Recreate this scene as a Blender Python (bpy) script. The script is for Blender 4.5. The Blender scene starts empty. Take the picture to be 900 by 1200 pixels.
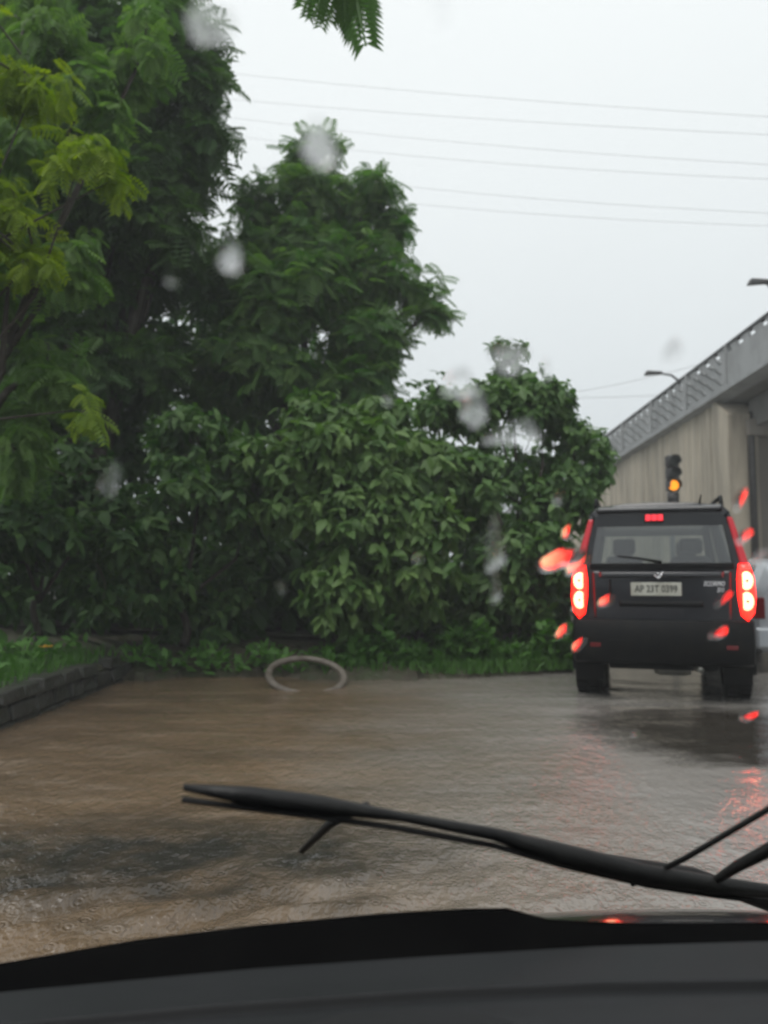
import bpy, bmesh, math, random
import numpy as np
from mathutils import Vector, Matrix

random.seed(7)
RNG = np.random.default_rng(11)
PI = math.pi
scn = bpy.context.scene
C = scn.collection

# ------------------------------------------------------------------ camera
EYE = Vector((0.0, 0.0, 1.25))
F_PX = 924.0                      # focal length for a 900 x 1200 picture
PITCH = math.atan(74.0 / F_PX)
cam_d = bpy.data.cameras.new('camera')
cam = bpy.data.objects.new('camera', cam_d)
C.objects.link(cam)
cam.location = EYE
cam.rotation_euler = (PI / 2 + PITCH, 0, 0)
cam_d.sensor_fit = 'VERTICAL'
cam_d.sensor_height = 36.0
cam_d.sensor_width = 27.0
cam_d.lens = F_PX / 1200.0 * 36.0
cam_d.clip_start = 0.02
cam_d.clip_end = 3000.0
cam_d.dof.use_dof = True
cam_d.dof.focus_distance = 1.6
APERTURE = 0.0074
cam_d.dof.aperture_fstop = (cam_d.lens / 1000.0) / APERTURE
scn.camera = cam

def ray(px, py):
    d = Vector(((px - 450.0) / F_PX, (600.0 - py) / F_PX, -1.0))
    return Matrix.Rotation(PI / 2 + PITCH, 3, 'X') @ d

def at(px, py, Y):
    d = ray(px, py)
    return EYE + d * (Y / d.y)

# ------------------------------------------------------------------ world and sun
SUN_EL, SUN_ROT = math.radians(62), math.radians(-138)
w = bpy.data.worlds.new('World')
scn.world = w
w.use_nodes = True
nt = w.node_tree
nt.nodes.clear()
out = nt.nodes.new('ShaderNodeOutputWorld')
bg = nt.nodes.new('ShaderNodeBackground')
bg.inputs['Strength'].default_value = 0.1
sky = nt.nodes.new('ShaderNodeTexSky')
sky.sky_type = 'NISHITA'
sky.sun_disc = False
sky.sun_elevation = SUN_EL
sky.sun_rotation = SUN_ROT
sky.dust_density = 6.0
bw = nt.nodes.new('ShaderNodeHueSaturation')
bw.inputs['Saturation'].default_value = 0.12
nt.links.new(sky.outputs['Color'], bw.inputs['Color'])
tc = nt.nodes.new('ShaderNodeTexCoord')
sep = nt.nodes.new('ShaderNodeSeparateXYZ')
nt.links.new(tc.outputs['Generated'], sep.inputs[0])
ramp = nt.nodes.new('ShaderNodeValToRGB')          # an overcast dome: brighter overhead than at the horizon
ramp.color_ramp.elements[0].position = 0.0
ramp.color_ramp.elements[0].color = (6.2, 6.75, 7.05, 1)
ramp.color_ramp.elements[1].position = 0.62
ramp.color_ramp.elements[1].color = (8.7, 9.1, 9.15, 1)
nz = nt.nodes.new('ShaderNodeTexNoise')
nz.inputs['Scale'].default_value = 1.6
nz.inputs['Detail'].default_value = 3
nt.links.new(tc.outputs['Generated'], nz.inputs['Vector'])
add = nt.nodes.new('ShaderNodeMath'); add.operation = 'MULTIPLY_ADD'
nt.links.new(nz.outputs['Fac'], add.inputs[0])
add.inputs[1].default_value = 0.16
nt.links.new(sep.outputs['Z'], add.inputs[2])
sub = nt.nodes.new('ShaderNodeMath'); sub.operation = 'SUBTRACT'
sub.inputs[1].default_value = 0.08
nt.links.new(add.outputs[0], sub.inputs[0])
nt.links.new(sub.outputs[0], ramp.inputs['Fac'])
mixw = nt.nodes.new('ShaderNodeMix'); mixw.data_type = 'RGBA'
mixw.inputs['Factor'].default_value = 0.92
nt.links.new(bw.outputs['Color'], mixw.inputs['A'])
nt.links.new(ramp.outputs['Color'], mixw.inputs['B'])
nt.links.new(mixw.outputs['Result'], bg.inputs['Color'])
nt.links.new(bg.outputs[0], out.inputs['Surface'])

sun_d = bpy.data.lights.new('sun', 'SUN')
sun_d.energy = 1.5
sun_d.angle = math.radians(40)
sun_d.color = (1.0, 0.97, 0.93)
sun = bpy.data.objects.new('sun', sun_d)
C.objects.link(sun)
sdir = Vector((math.sin(SUN_ROT) * math.cos(SUN_EL), math.cos(SUN_ROT) * math.cos(SUN_EL), math.sin(SUN_EL)))
sun.rotation_euler = sdir.to_track_quat('Z', 'Y').to_euler()
sun.location = (0, 0, 60)

scn.view_settings.view_transform = 'Standard'
scn.view_settings.look = 'None'
scn.view_settings.exposure = 0.24
scn.view_settings.gamma = 1.0
scn.cycles.use_denoising = True
scn.cycles.max_bounces = 8
scn.cycles.transparent_max_bounces = 24
scn.cycles.transmission_bounces = 8
scn.cycles.glossy_bounces = 4
scn.cycles.diffuse_bounces = 3
scn.cycles.volume_bounces = 0
scn.cycles.sample_clamp_indirect = 6.0

# ------------------------------------------------------------------ materials
def mat(name, col, rough=0.5, metal=0.0, noise=None, bump=None, spec=0.5, coat=0.0, emit=None, estr=0.0):
    m = bpy.data.materials.new(name)
    m.use_nodes = True
    n = m.node_tree
    p = n.nodes['Principled BSDF']
    p.inputs['Base Color'].default_value = (*col, 1)
    p.inputs['Roughness'].default_value = rough
    p.inputs['Metallic'].default_value = metal
    p.inputs['Specular IOR Level'].default_value = spec
    p.inputs['Coat Weight'].default_value = coat
    p.inputs['Coat Roughness'].default_value = 0.08
    if emit:
        p.inputs['Emission Color'].default_value = (*emit, 1)
        p.inputs['Emission Strength'].default_value = estr
    tcn = n.nodes.new('ShaderNodeTexCoord')
    if noise:
        col2, scale, lo, hi = noise[:4]
        mp = n.nodes.new('ShaderNodeMapping')
        mp.inputs['Scale'].default_value = noise[4] if len(noise) > 4 else (1, 1, 1)
        n.links.new(tcn.outputs['Object'], mp.inputs['Vector'])
        t = n.nodes.new('ShaderNodeTexNoise')
        t.inputs['Scale'].default_value = scale
        t.inputs['Detail'].default_value = 6
        t.inputs['Roughness'].default_value = 0.65
        n.links.new(mp.outputs[0], t.inputs['Vector'])
        mr = n.nodes.new('ShaderNodeMapRange')
        mr.inputs['From Min'].default_value = lo
        mr.inputs['From Max'].default_value = hi
        n.links.new(t.outputs['Fac'], mr.inputs['Value'])
        mx = n.nodes.new('ShaderNodeMix'); mx.data_type = 'RGBA'
        mx.inputs['A'].default_value = (*col, 1)
        mx.inputs['B'].default_value = (*col2, 1)
        n.links.new(mr.outputs[0], mx.inputs['Factor'])
        n.links.new(mx.outputs['Result'], p.inputs['Base Color'])
    if bump:
        t2 = n.nodes.new('ShaderNodeTexNoise')
        t2.inputs['Scale'].default_value = bump[0]
        t2.inputs['Detail'].default_value = 5
        n.links.new(tcn.outputs['Object'], t2.inputs['Vector'])
        b = n.nodes.new('ShaderNodeBump')
        b.inputs['Strength'].default_value = bump[1]
        b.inputs['Distance'].default_value = bump[2]
        n.links.new(t2.outputs['Fac'], b.inputs['Height'])
        n.links.new(b.outputs[0], p.inputs['Normal'])
    return m

def leaf_mat(name, dark, light, rough=0.38, trans=0.28):
    m = bpy.data.materials.new(name)
    m.use_nodes = True
    n = m.node_tree
    p = n.nodes['Principled BSDF']
    o = n.nodes['Material Output']
    a = n.nodes.new('ShaderNodeAttribute'); a.attribute_name = 'tint'
    oi = n.nodes.new('ShaderNodeObjectInfo')
    ad = n.nodes.new('ShaderNodeMath'); ad.operation = 'ADD'
    n.links.new(a.outputs['Fac'], ad.inputs[0])
    ml = n.nodes.new('ShaderNodeMath'); ml.operation = 'MULTIPLY'
    ml.inputs[1].default_value = 0.35
    n.links.new(oi.outputs['Random'], ml.inputs[0])
    n.links.new(ml.outputs[0], ad.inputs[1])
    r = n.nodes.new('ShaderNodeValToRGB')
    r.color_ramp.elements[0].color = (*dark, 1)
    r.color_ramp.elements[1].color = (*light, 1)
    n.links.new(ad.outputs[0], r.inputs['Fac'])
    n.links.new(r.outputs['Color'], p.inputs['Base Color'])
    p.inputs['Roughness'].default_value = rough
    p.inputs['Specular IOR Level'].default_value = 0.35
    tr = n.nodes.new('ShaderNodeBsdfTranslucent')
    hs = n.nodes.new('ShaderNodeHueSaturation')
    hs.inputs['Saturation'].default_value = 1.25
    hs.inputs['Value'].default_value = 1.3
    n.links.new(r.outputs['Color'], hs.inputs['Color'])
    n.links.new(hs.outputs['Color'], tr.inputs['Color'])
    mx = n.nodes.new('ShaderNodeMixShader')
    mx.inputs['Fac'].default_value = trans
    n.links.new(p.outputs[0], mx.inputs[1])
    n.links.new(tr.outputs[0], mx.inputs[2])
    n.links.new(mx.outputs[0], o.inputs['Surface'])
    return m

def pane_mat(name, tint):
    m = bpy.data.materials.new(name)
    m.use_nodes = True
    n = m.node_tree
    n.nodes.remove(n.nodes['Principled BSDF'])
    o = n.nodes['Material Output']
    t = n.nodes.new('ShaderNodeBsdfTransparent'); t.inputs['Color'].default_value = (*tint, 1)
    g = n.nodes.new('ShaderNodeBsdfGlossy'); g.inputs['Roughness'].default_value = 0.03
    fr = n.nodes.new('ShaderNodeFresnel'); fr.inputs['IOR'].default_value = 1.5
    mx = n.nodes.new('ShaderNodeMixShader')
    ad = n.nodes.new('ShaderNodeMath'); ad.inputs[1].default_value = .12; n.links.new(fr.outputs[0], ad.inputs[0]); n.links.new(ad.outputs[0], mx.inputs[0]); n.links.new(t.outputs[0], mx.inputs[1]); n.links.new(g.outputs[0], mx.inputs[2])
    n.links.new(mx.outputs[0], o.inputs['Surface'])
    return m

M = {}
M['paint'] = mat('black_paint', (0.005, 0.006, 0.0095), 0.24, 0, ((0.008, 0.009, 0.012), 6, .45, .7), (9, .12, .01), 0.4, 0.5)
M['plastic'] = mat('black_plastic', (0.004, 0.0045, 0.005), 0.5, 0, ((0.012, 0.0115, 0.010), 5, .5, .75), (60, .2, .004), .14)
M['wiper'] = mat('wiper_black', (0.007, 0.007, 0.0075), 0.5, 0, ((0.016, 0.016, 0.015), 9, .4, .7), (40, .5, .004), .35)
M['rubber'] = mat('tyre_rubber', (0.005, 0.005, 0.005), 0.65, 0, ((0.02, 0.017, 0.012), 7, .55, .8), (30, .3, .01), .15)
M['lens_red_off'] = mat('red_lens_unlit', (0.10, 0.006, 0.008), 0.2)
M['rim'] = mat('rim_alloy', (0.22, 0.22, 0.23), 0.35, 0.8, ((0.1, 0.09, 0.08), 9, .45, .7))
M['chrome'] = mat('chrome', (0.6, 0.6, 0.62), 0.18, 1.0, ((0.45, 0.45, 0.46), 20, .4, .7))
M['silver'] = mat('badge_silver', (0.62, 0.62, 0.64), 0.3, 0.2)
M['plate'] = mat('plate_white', (0.42, 0.42, 0.37), 0.45, 0, ((0.3, 0.29, 0.24), 8, .4, .75))
M['ink'] = mat('plate_ink', (0.04, 0.04, 0.035), 0.6)
M['lamp_red'] = mat('red_lens', (0.45, 0.008, 0.01), 0.18, 0, None, None, .5, .5, (1.0, 0.012, 0.012), 0.42)
M['lamp_dim'] = mat('red_lens_dim', (0.35, 0.01, 0.02), 0.18, 0, None, None, .5, .5, (1.0, 0.015, 0.03), 0.16)
M['lamp_hot'] = mat('brake_bulb', (0.9, 0.6, 0.35), 0.3, 0, None, None, .5, 0, (1.0, 0.66, 0.34), 2.3)
M['lamp_glow'] = mat('brake_lens_lit', (0.5, 0.01, 0.01), 0.2, 0, None, None, .5, .5, (1.0, 0.012, 0.006), 5.0)
M['lamp_stop'] = mat('stop_lamp_lit', (0.6, 0.02, 0.03), 0.2, 0, None, None, .5, .5, (1.0, 0.03, 0.05), 0.9)
M['amber'] = mat('amber_lit', (0.7, 0.3, 0.02), 0.3, 0, None, None, .5, 0, (1.0, 0.32, 0.012), 1.25)
M['lens_off'] = mat('lens_unlit', (0.02, 0.025, 0.02), 0.25)
M['pane'] = pane_mat('tinted_glass', (0.66, 0.71, 0.69))
M['seat'] = mat('seat_fabric', (0.03, 0.03, 0.032), 0.8, 0, ((0.045, 0.045, 0.045), 30, .4, .6))
M['metal_grey'] = mat('galvanised_metal', (0.2, 0.21, 0.22), 0.45, 0.6, ((0.14, 0.14, 0.14), 12, .4, .7))
M['iron'] = mat('dark_iron', (0.03, 0.03, 0.032), 0.5, 0.3, ((0.05, 0.045, 0.04), 10, .4, .7))
M['exhaust'] = mat('muddy_metal', (0.10, 0.105, 0.095), 0.4, 0.5, ((0.2, 0.19, 0.16), 9, .4, .7))
M['car_silver'] = mat('silver_paint', (0.30, 0.32, 0.34), 0.3, 0.4, ((0.25, 0.27, 0.29), 5, .4, .7), None, .5, .5)
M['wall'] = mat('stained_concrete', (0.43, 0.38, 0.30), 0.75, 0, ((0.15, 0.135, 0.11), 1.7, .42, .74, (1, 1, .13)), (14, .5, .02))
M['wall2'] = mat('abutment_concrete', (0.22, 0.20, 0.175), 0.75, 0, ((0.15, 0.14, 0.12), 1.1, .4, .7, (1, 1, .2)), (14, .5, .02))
M['parapet'] = mat('parapet_concrete', (0.31, 0.32, 0.325), 0.65, 0, ((0.20, 0.205, 0.205), 1.6, .4, .7, (1, 1, .5)), (18, .4, .01))
M['deck'] = mat('deck_concrete', (0.17, 0.165, 0.155), 0.8, 0, ((0.1, 0.1, 0.095), 1.2, .4, .7), (12, .4, .02))
M['stone'] = mat('wet_kerb_stone', (0.042, 0.041, 0.036), 0.5, 0, ((0.022, 0.028, 0.018), 5, .4, .68), (16, .8, .04))
M['soil'] = mat('wet_soil', (0.045, 0.036, 0.024), 0.7, 0, ((0.035, 0.05, 0.018), 3, .4, .65), (9, .8, .08))
M['asphalt'] = mat('wet_asphalt', (0.05, 0.05, 0.05), 0.35, 0, ((0.08, 0.075, 0.065), 2, .4, .7), (60, .3, .01))
M['bark'] = mat('wet_bark', (0.045, 0.035, 0.026), 0.7, 0, ((0.025, 0.022, 0.017), 6, .4, .65, (1, 1, .3)), (14, .8, .05))
M['twig'] = mat('green_twig', (0.06, 0.075, 0.03), 0.6, 0, ((0.05, 0.045, 0.03), 8, .4, .65))
M['hoop'] = mat('muddy_rubber_hoop', (0.16, 0.142, 0.12), 0.5, 0, ((0.075, 0.06, 0.045), 5, .42, .66), (22, .5, .015))
M['dash'] = mat('dashboard_vinyl', (0.014, 0.0155, 0.017), 0.62, 0, ((0.018, 0.019, 0.021), 4, .4, .65), (420, .25, .0008), .25)
M['dash_shaded'] = mat('dashboard_lip', (0.004, 0.004, 0.0042), 0.75, 0, ((0.006, 0.006, 0.006), 5, .4, .65), (420, .25, .0008), .0)  # darker copy of the vinyl: the lip's shade is put into its colour
M['liner'] = mat('cabin_liner', (0.05, 0.05, 0.05), 0.9, 0, ((0.06, 0.06, 0.06), 9, .4, .6))
M['bonnet'] = mat('wet_bonnet_paint', (0.012, 0.013, 0.014), 0.16, 0, ((0.02, 0.02, 0.02), 12, .4, .7), (34, .45, .004), .5, .8)
M['wire'] = mat('wire_aluminium', (0.42, 0.43, 0.44), 0.5, 0.2)
M['yellow'] = mat('yellow_petal', (0.55, 0.28, 0.01), 0.6, 0, ((0.4, 0.2, 0.01), 30, .4, .6))

M['shrub_leaf'] = leaf_mat('shrub_leaf', (0.05, 0.118, 0.028), (0.165, 0.265, 0.085), 0.52, .36)
M['shrub_leaf_b'] = leaf_mat('shrub_leaf_blue', (0.042, 0.105, 0.030), (0.13, 0.225, 0.068), 0.52, .34)
M['fine_leaf'] = leaf_mat('fine_leaf', (0.06, 0.14, 0.036), (0.155, 0.26, 0.072), 0.55, .42)
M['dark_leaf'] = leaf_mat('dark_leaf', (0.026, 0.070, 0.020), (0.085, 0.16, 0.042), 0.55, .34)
M['lime_leaf'] = leaf_mat('lime_leaf', (0.10, 0.185, 0.02), (0.26, 0.36, 0.04), 0.55, .45)
M['herb_leaf'] = leaf_mat('herb_leaf', (0.045, 0.13, 0.022), (0.10, 0.225, 0.045), 0.55, .34)

# clear pane: nothing but a white transparent surface; the water on it is modelled separately
mg = bpy.data.materials.new('clear_windscreen'); mg.use_nodes = True
n_ = mg.node_tree; n_.nodes.remove(n_.nodes['Principled BSDF'])
t_ = n_.nodes.new('ShaderNodeBsdfTransparent'); t_.inputs['Color'].default_value = (1, 1, 1, 1)
n_.links.new(t_.outputs[0], n_.nodes['Material Output'].inputs['Surface'])
M['clear'] = mg
mw_ = bpy.data.materials.new('rain_water'); mw_.use_nodes = True
n_ = mw_.node_tree; n_.nodes.remove(n_.nodes['Principled BSDF'])
g_ = n_.nodes.new('ShaderNodeBsdfGlass'); g_.inputs['IOR'].default_value = 1.33; g_.inputs['Roughness'].default_value = 0.0
n_.links.new(g_.outputs[0], n_.nodes['Material Output'].inputs['Surface'])
M['drop'] = mw_

mf_ = bpy.data.materials.new('water_film'); mf_.use_nodes = True
n_ = mf_.node_tree; n_.nodes.remove(n_.nodes['Principled BSDF'])
g_ = n_.nodes.new('ShaderNodeBsdfGlass'); g_.inputs['IOR'].default_value = 1.33; g_.inputs['Roughness'].default_value = 0.16
tr_ = n_.nodes.new('ShaderNodeBsdfTransparent'); mx_ = n_.nodes.new('ShaderNodeMixShader'); mx_.inputs[0].default_value = .72
n_.links.new(g_.outputs[0], mx_.inputs[1]); n_.links.new(tr_.outputs[0], mx_.inputs[2])
n_.links.new(mx_.outputs[0], n_.nodes['Material Output'].inputs['Surface'])
M['film'] = mf_

ms_ = mf_.copy(); ms_.name = 'water_smear_film'
for q_ in ms_.node_tree.nodes:
    if q_.type == 'BSDF_GLASS': q_.inputs['Roughness'].default_value = .34
    if q_.type == 'MIX_SHADER': q_.inputs[0].default_value = .45
M['smear'] = ms_
# muddy flood water
def flood_mat():
    m = bpy.data.materials.new('muddy_flood_water'); m.use_nodes = True
    n = m.node_tree
    p = n.nodes['Principled BSDF']
    p.inputs['IOR'].default_value = 1.33
    p.inputs['Specular IOR Level'].default_value = 0.9
    p.inputs['Roughness'].default_value = 0.12
    tcn = n.nodes.new('ShaderNodeTexCoord')
    def noise(scale, sc=(1, 1, 1), detail=5, rough=.6):
        mp = n.nodes.new('ShaderNodeMapping'); mp.inputs['Scale'].default_value = sc
        n.links.new(tcn.outputs['Object'], mp.inputs['Vector'])
        t = n.nodes.new('ShaderNodeTexNoise'); t.inputs['Scale'].default_value = scale
        t.inputs['Detail'].default_value = detail; t.inputs['Roughness'].default_value = rough
        n.links.new(mp.outputs[0], t.inputs['Vector'])
        return t.outputs['Fac']
    def rng(v, a, b, lo=0., hi=1.):
        r = n.nodes.new('ShaderNodeMapRange')
        for k, x in (('From Min', a), ('From Max', b), ('To Min', lo), ('To Max', hi)): r.inputs[k].default_value = x
        n.links.new(v, r.inputs['Value']); return r.outputs[0]
    def math_(op, a, b):
        q = n.nodes.new('ShaderNodeMath'); q.operation = op
        for i, v in enumerate((a, b)):
            if isinstance(v, (int, float)): q.inputs[i].default_value = v
            else: n.links.new(v, q.inputs[i])
        return q.outputs[0]
    def mix(f, a, b):
        q = n.nodes.new('ShaderNodeMix'); q.data_type = 'RGBA'
        n.links.new(f, q.inputs['Factor'])
        for k, v in (('A', a), ('B', b)):
            if isinstance(v, tuple): q.inputs[k].default_value = (*v, 1)
            else: n.links.new(v, q.inputs[k])
        return q.outputs['Result']
    sp = n.nodes.new('ShaderNodeSeparateXYZ'); n.links.new(tcn.outputs['Object'], sp.inputs[0])
    swirl = rng(noise(1.1, (0.5, 1.5, 1)), .35, .65)
    base = mix(swirl, (0.165, 0.116, 0.074), (0.10, 0.072, 0.047))
    silt = rng(noise(4.0, (0.35, 1.6, 1), 6), .5, .75)
    base = mix(silt, base, (0.19, 0.145, 0.105))
    # pale sky sheen painted into the base colour towards the right
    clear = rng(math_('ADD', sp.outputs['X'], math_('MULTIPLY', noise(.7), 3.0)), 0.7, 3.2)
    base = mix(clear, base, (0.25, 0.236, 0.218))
    # a ragged darker patch in the base colour near the car on the left
    dx = math_('MULTIPLY', math_('ADD', sp.outputs['X'], 1.0), 0.62)
    dy = math_('MULTIPLY', math_('SUBTRACT', sp.outputs['Y'], 3.62), 1.5)
    rr = math_('ADD', math_('MULTIPLY', dx, dx), math_('MULTIPLY', dy, dy))
    patch = rng(math_('ADD', rr, math_('MULTIPLY', noise(2.6, (.9, 1.1, 1)), 2.4)), 2.25, 1.15)
    base = mix(patch, base, (0.032, 0.030, 0.026))
    calm = rng(sp.outputs['X'], 1.3, 2.3)
    # the stopped car's dark reflection, painted into the base colour just behind it
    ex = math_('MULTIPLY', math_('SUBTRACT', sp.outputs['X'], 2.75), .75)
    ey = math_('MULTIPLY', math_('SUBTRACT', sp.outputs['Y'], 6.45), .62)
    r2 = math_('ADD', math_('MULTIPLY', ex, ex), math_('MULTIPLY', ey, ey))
    car_reflection = rng(math_('ADD', r2, math_('MULTIPLY', noise(3.0, (.8, 1.2, 1)), .9)), 1.35, .8)
    base = mix(car_reflection, base, (0.04, 0.036, 0.030))
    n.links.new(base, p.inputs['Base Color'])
    rg = math_('SUBTRACT', math_('ADD', 0.085, math_('MULTIPLY', patch, 0.05)), math_('ADD', math_('MULTIPLY', clear, .02), math_('MULTIPLY', calm, .035)))
    n.links.new(rg, p.inputs['Roughness'])
    h = math_('ADD', math_('MULTIPLY', noise(40, (1.1, .8, 1), 2, .5), .38), math_('MULTIPLY', noise(10, (1.3, .8, 1), 3, .5), 1.15))
    # rings and pocks of falling rain
    v = n.nodes.new('ShaderNodeTexVoronoi'); v.inputs['Scale'].default_value = 13
    n.links.new(tcn.outputs['Object'], v.inputs['Vector'])
    ring = math_('SINE', math_('MULTIPLY', v.outputs['Distance'], 26.0), 0)
    fall = rng(v.outputs['Distance'], 0.0, .5, 1.0, 0.0)
    h = math_('ADD', h, math_('MULTIPLY', math_('MULTIPLY', ring, fall), .13))
    b = n.nodes.new('ShaderNodeBump'); n.links.new(math_('SUBTRACT', math_('SUBTRACT', 1.0, math_('MULTIPLY', clear, .38)), math_('MULTIPLY', calm, .5)), b.inputs['Strength']); b.inputs['Distance'].default_value = 0.028
    n.links.new(h, b.inputs['Height'])
    n.links.new(b.outputs[0], p.inputs['Normal'])
    return m
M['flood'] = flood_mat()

# ------------------------------------------------------------------ mesh helpers
class MB:
    def __init__(s): s.v = []; s.f = []; s.mi = []
    def quadgrid(s, rows, close_u=False, mi=0):
        """rows: list of equal-length point lists"""
        o = len(s.v); n = len(rows[0])
        for r in rows: s.v += [tuple(p) for p in r]
        for i in range(len(rows) - 1):
            for j in range(n if close_u else n - 1):
                k = (j + 1) % n
                s.f.append((o + i * n + j, o + i * n + k, o + (i + 1) * n + k, o + (i + 1) * n + j)); s.mi.append(mi)
        return o
    def face(s, pts, mi=0):
        o = len(s.v); s.v += [tuple(p) for p in pts]; s.f.append(tuple(range(o, o + len(pts)))); s.mi.append(mi)
    def hexa(s, p, mi=0):
        """p: 8 points, bottom loop 0-3, top loop 4-7"""
        o = len(s.v); s.v += [tuple(q) for q in p]
        for f in ((3, 2, 1, 0), (4, 5, 6, 7), (0, 1, 5, 4), (1, 2, 6, 5), (2, 3, 7, 6), (3, 0, 4, 7)):
            s.f.append(tuple(o + k for k in f)); s.mi.append(mi)
    def box(s, c, size, rz=0.0, mi=0, rot=None):
        x, y, z = (k / 2 for k in size)
        R = rot if rot is not None else Matrix.Rotation(rz, 3, 'Z')
        p = [Vector(c) + R @ Vector(q) for q in ((-x, -y, -z), (x, -y, -z), (x, y, -z), (-x, y, -z), (-x, -y, z), (x, -y, z), (x, y, z), (-x, y, z))]
        s.hexa(p, mi)
    def tube(s, pts, rad, n=8, caps=True, mi=0):
        pts = [Vector(p) for p in pts]
        if isinstance(rad, (int, float)): rad = [rad] * len(pts)
        rows = []; up = Vector((0.13, 0.21, 0.97)).normalized()
        for i, p in enumerate(pts):
            d = (pts[min(i + 1, len(pts) - 1)] - pts[max(i - 1, 0)]).normalized()
            u = up.cross(d)
            if u.length < .05: u = Vector((1, 0, 0)).cross(d)
            u.normalize(); v = d.cross(u)
            rows.append([p + (u * math.cos(2 * PI * k / n) + v * math.sin(2 * PI * k / n)) * rad[i] for k in range(n)])
        o = s.quadgrid(rows, True, mi)
        if caps:
            s.f.append(tuple(o + k for k in reversed(range(n)))); s.mi.append(mi)
            q = o + (len(pts) - 1) * n
            s.f.append(tuple(q + k for k in range(n))); s.mi.append(mi)
    def lathe(s, prof, axis='X', c=(0, 0, 0), n=32, mi=0):
        """prof: (radius, along) pairs, closed round the axis"""
        rows = []
        for r, a in prof:
            row = []
            for k in range(n):
                t = 2 * PI * k / n; y, z = r * math.cos(t), r * math.sin(t)
                row.append({'X': (c[0] + a, c[1] + y, c[2] + z), 'Y': (c[0] + y, c[1] + a, c[2] + z), 'Z': (c[0] + y, c[1] + z, c[2] + a)}[axis])
            rows.append(row)
        s.quadgrid(rows, True, mi)
    def build(s, name, m, parent=None, smooth=False, loc=None, bevel=0.0, seg=2, xf=None):
        v = s.v if xf is None else [tuple(xf @ Vector(p)) for p in s.v]
        me = bpy.data.meshes.new(name)
        me.from_pydata(v, [], s.f)
        for mm in (m if isinstance(m, (list, tuple)) else [m]): me.materials.append(mm)
        if any(s.mi): me.polygons.foreach_set('material_index', s.mi)
        if smooth: me.polygons.foreach_set('use_smooth', [True] * len(s.f))
        bm = bmesh.new(); bm.from_mesh(me)
        bmesh.ops.recalc_face_normals(bm, faces=bm.faces)
        bm.to_mesh(me); bm.free()
        me.update()
        return link(name, me, parent, loc, bevel, seg)

def link(name, me, parent=None, loc=None, bevel=0.0, seg=2):
    o = bpy.data.objects.new(name, me); C.objects.link(o)
    if parent: o.parent = parent
    if loc: o.location = loc
    if bevel:
        b = o.modifiers.new('bevel', 'BEVEL'); b.width = bevel; b.segments = seg; b.limit_method = 'ANGLE'; b.angle_limit = math.radians(35)
    return o

def tag(o, label=None, cat=None, group=None, kind=None):
    if label: o['label'] = label
    if cat: o['category'] = cat
    if group: o['group'] = group
    if kind: o['kind'] = kind
    return o

def empty(name, loc=(0, 0, 0), rz=0.0, **k):
    o = bpy.data.objects.new(name, None); C.objects.link(o)
    o.location = loc; o.rotation_euler = (0, 0, rz); o.empty_display_size = .2
    return tag(o, **k)

def text(name, body, size, m, parent, loc, rot, extrude=.002, xscale=1.0, shear=0.0, bold=0.0):
    cu = bpy.data.curves.new(name, 'FONT'); cu.body = body; cu.size = size; cu.extrude = extrude
    cu.align_x = 'CENTER'; cu.align_y = 'CENTER'; cu.shear = shear; cu.offset = bold; cu.resolution_u = 3
    cu.materials.append(m)
    tmp = bpy.data.objects.new('tmp', cu); C.objects.link(tmp)
    me = bpy.data.meshes.new_from_object(tmp.evaluated_get(bpy.context.evaluated_depsgraph_get()))
    bpy.data.objects.remove(tmp)
    me.name = name
    if not me.materials: me.materials.append(m)
    o = link(name, me, parent)
    o.location = loc; o.rotation_euler = rot; o.scale = (xscale, 1, 1)
    return o

def np_mesh(name, V, F, m, tint=None, smooth=True):
    """V (n,3), F (k,3|4) int arrays"""
    me = bpy.data.meshes.new(name)
    k = F.shape[1]
    me.vertices.add(len(V)); me.vertices.foreach_set('co', V.astype(np.float32).ravel())
    me.loops.add(F.size); me.loops.foreach_set('vertex_index', F.astype(np.int32).ravel())
    me.polygons.add(len(F))
    me.polygons.foreach_set('loop_start', np.arange(0, F.size, k, dtype=np.int32))
    me.polygons.foreach_set('use_smooth', np.full(len(F), smooth))
    me.materials.append(m)
    if tint is not None:
        a = me.attributes.new('tint', 'FLOAT', 'POINT'); a.data.foreach_set('value', tint.astype(np.float32))
    me.update(calc_edges=True)
    return me

# ------------------------------------------------------------------ leaf templates
def broad_leaf():
    ys = [0, .18, .42, .68, .88, 1.0]; ws = [.02, .16, .24, .18, .08, .0]
    V = []; F = []
    for y, w_ in zip(ys, ws):
        z = .10 * y - .26 * y * y
        V += [(-w_, y, z + .22 * w_), (0, y, z), (w_, y, z + .22 * w_)]
    for i in range(len(ys) - 1):
        a = i * 3
        F += [(a, a + 1, a + 4), (a, a + 4, a + 3), (a + 1, a + 2, a + 5), (a + 1, a + 5, a + 4)]
    return np.array(V, float), np.array(F)

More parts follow.
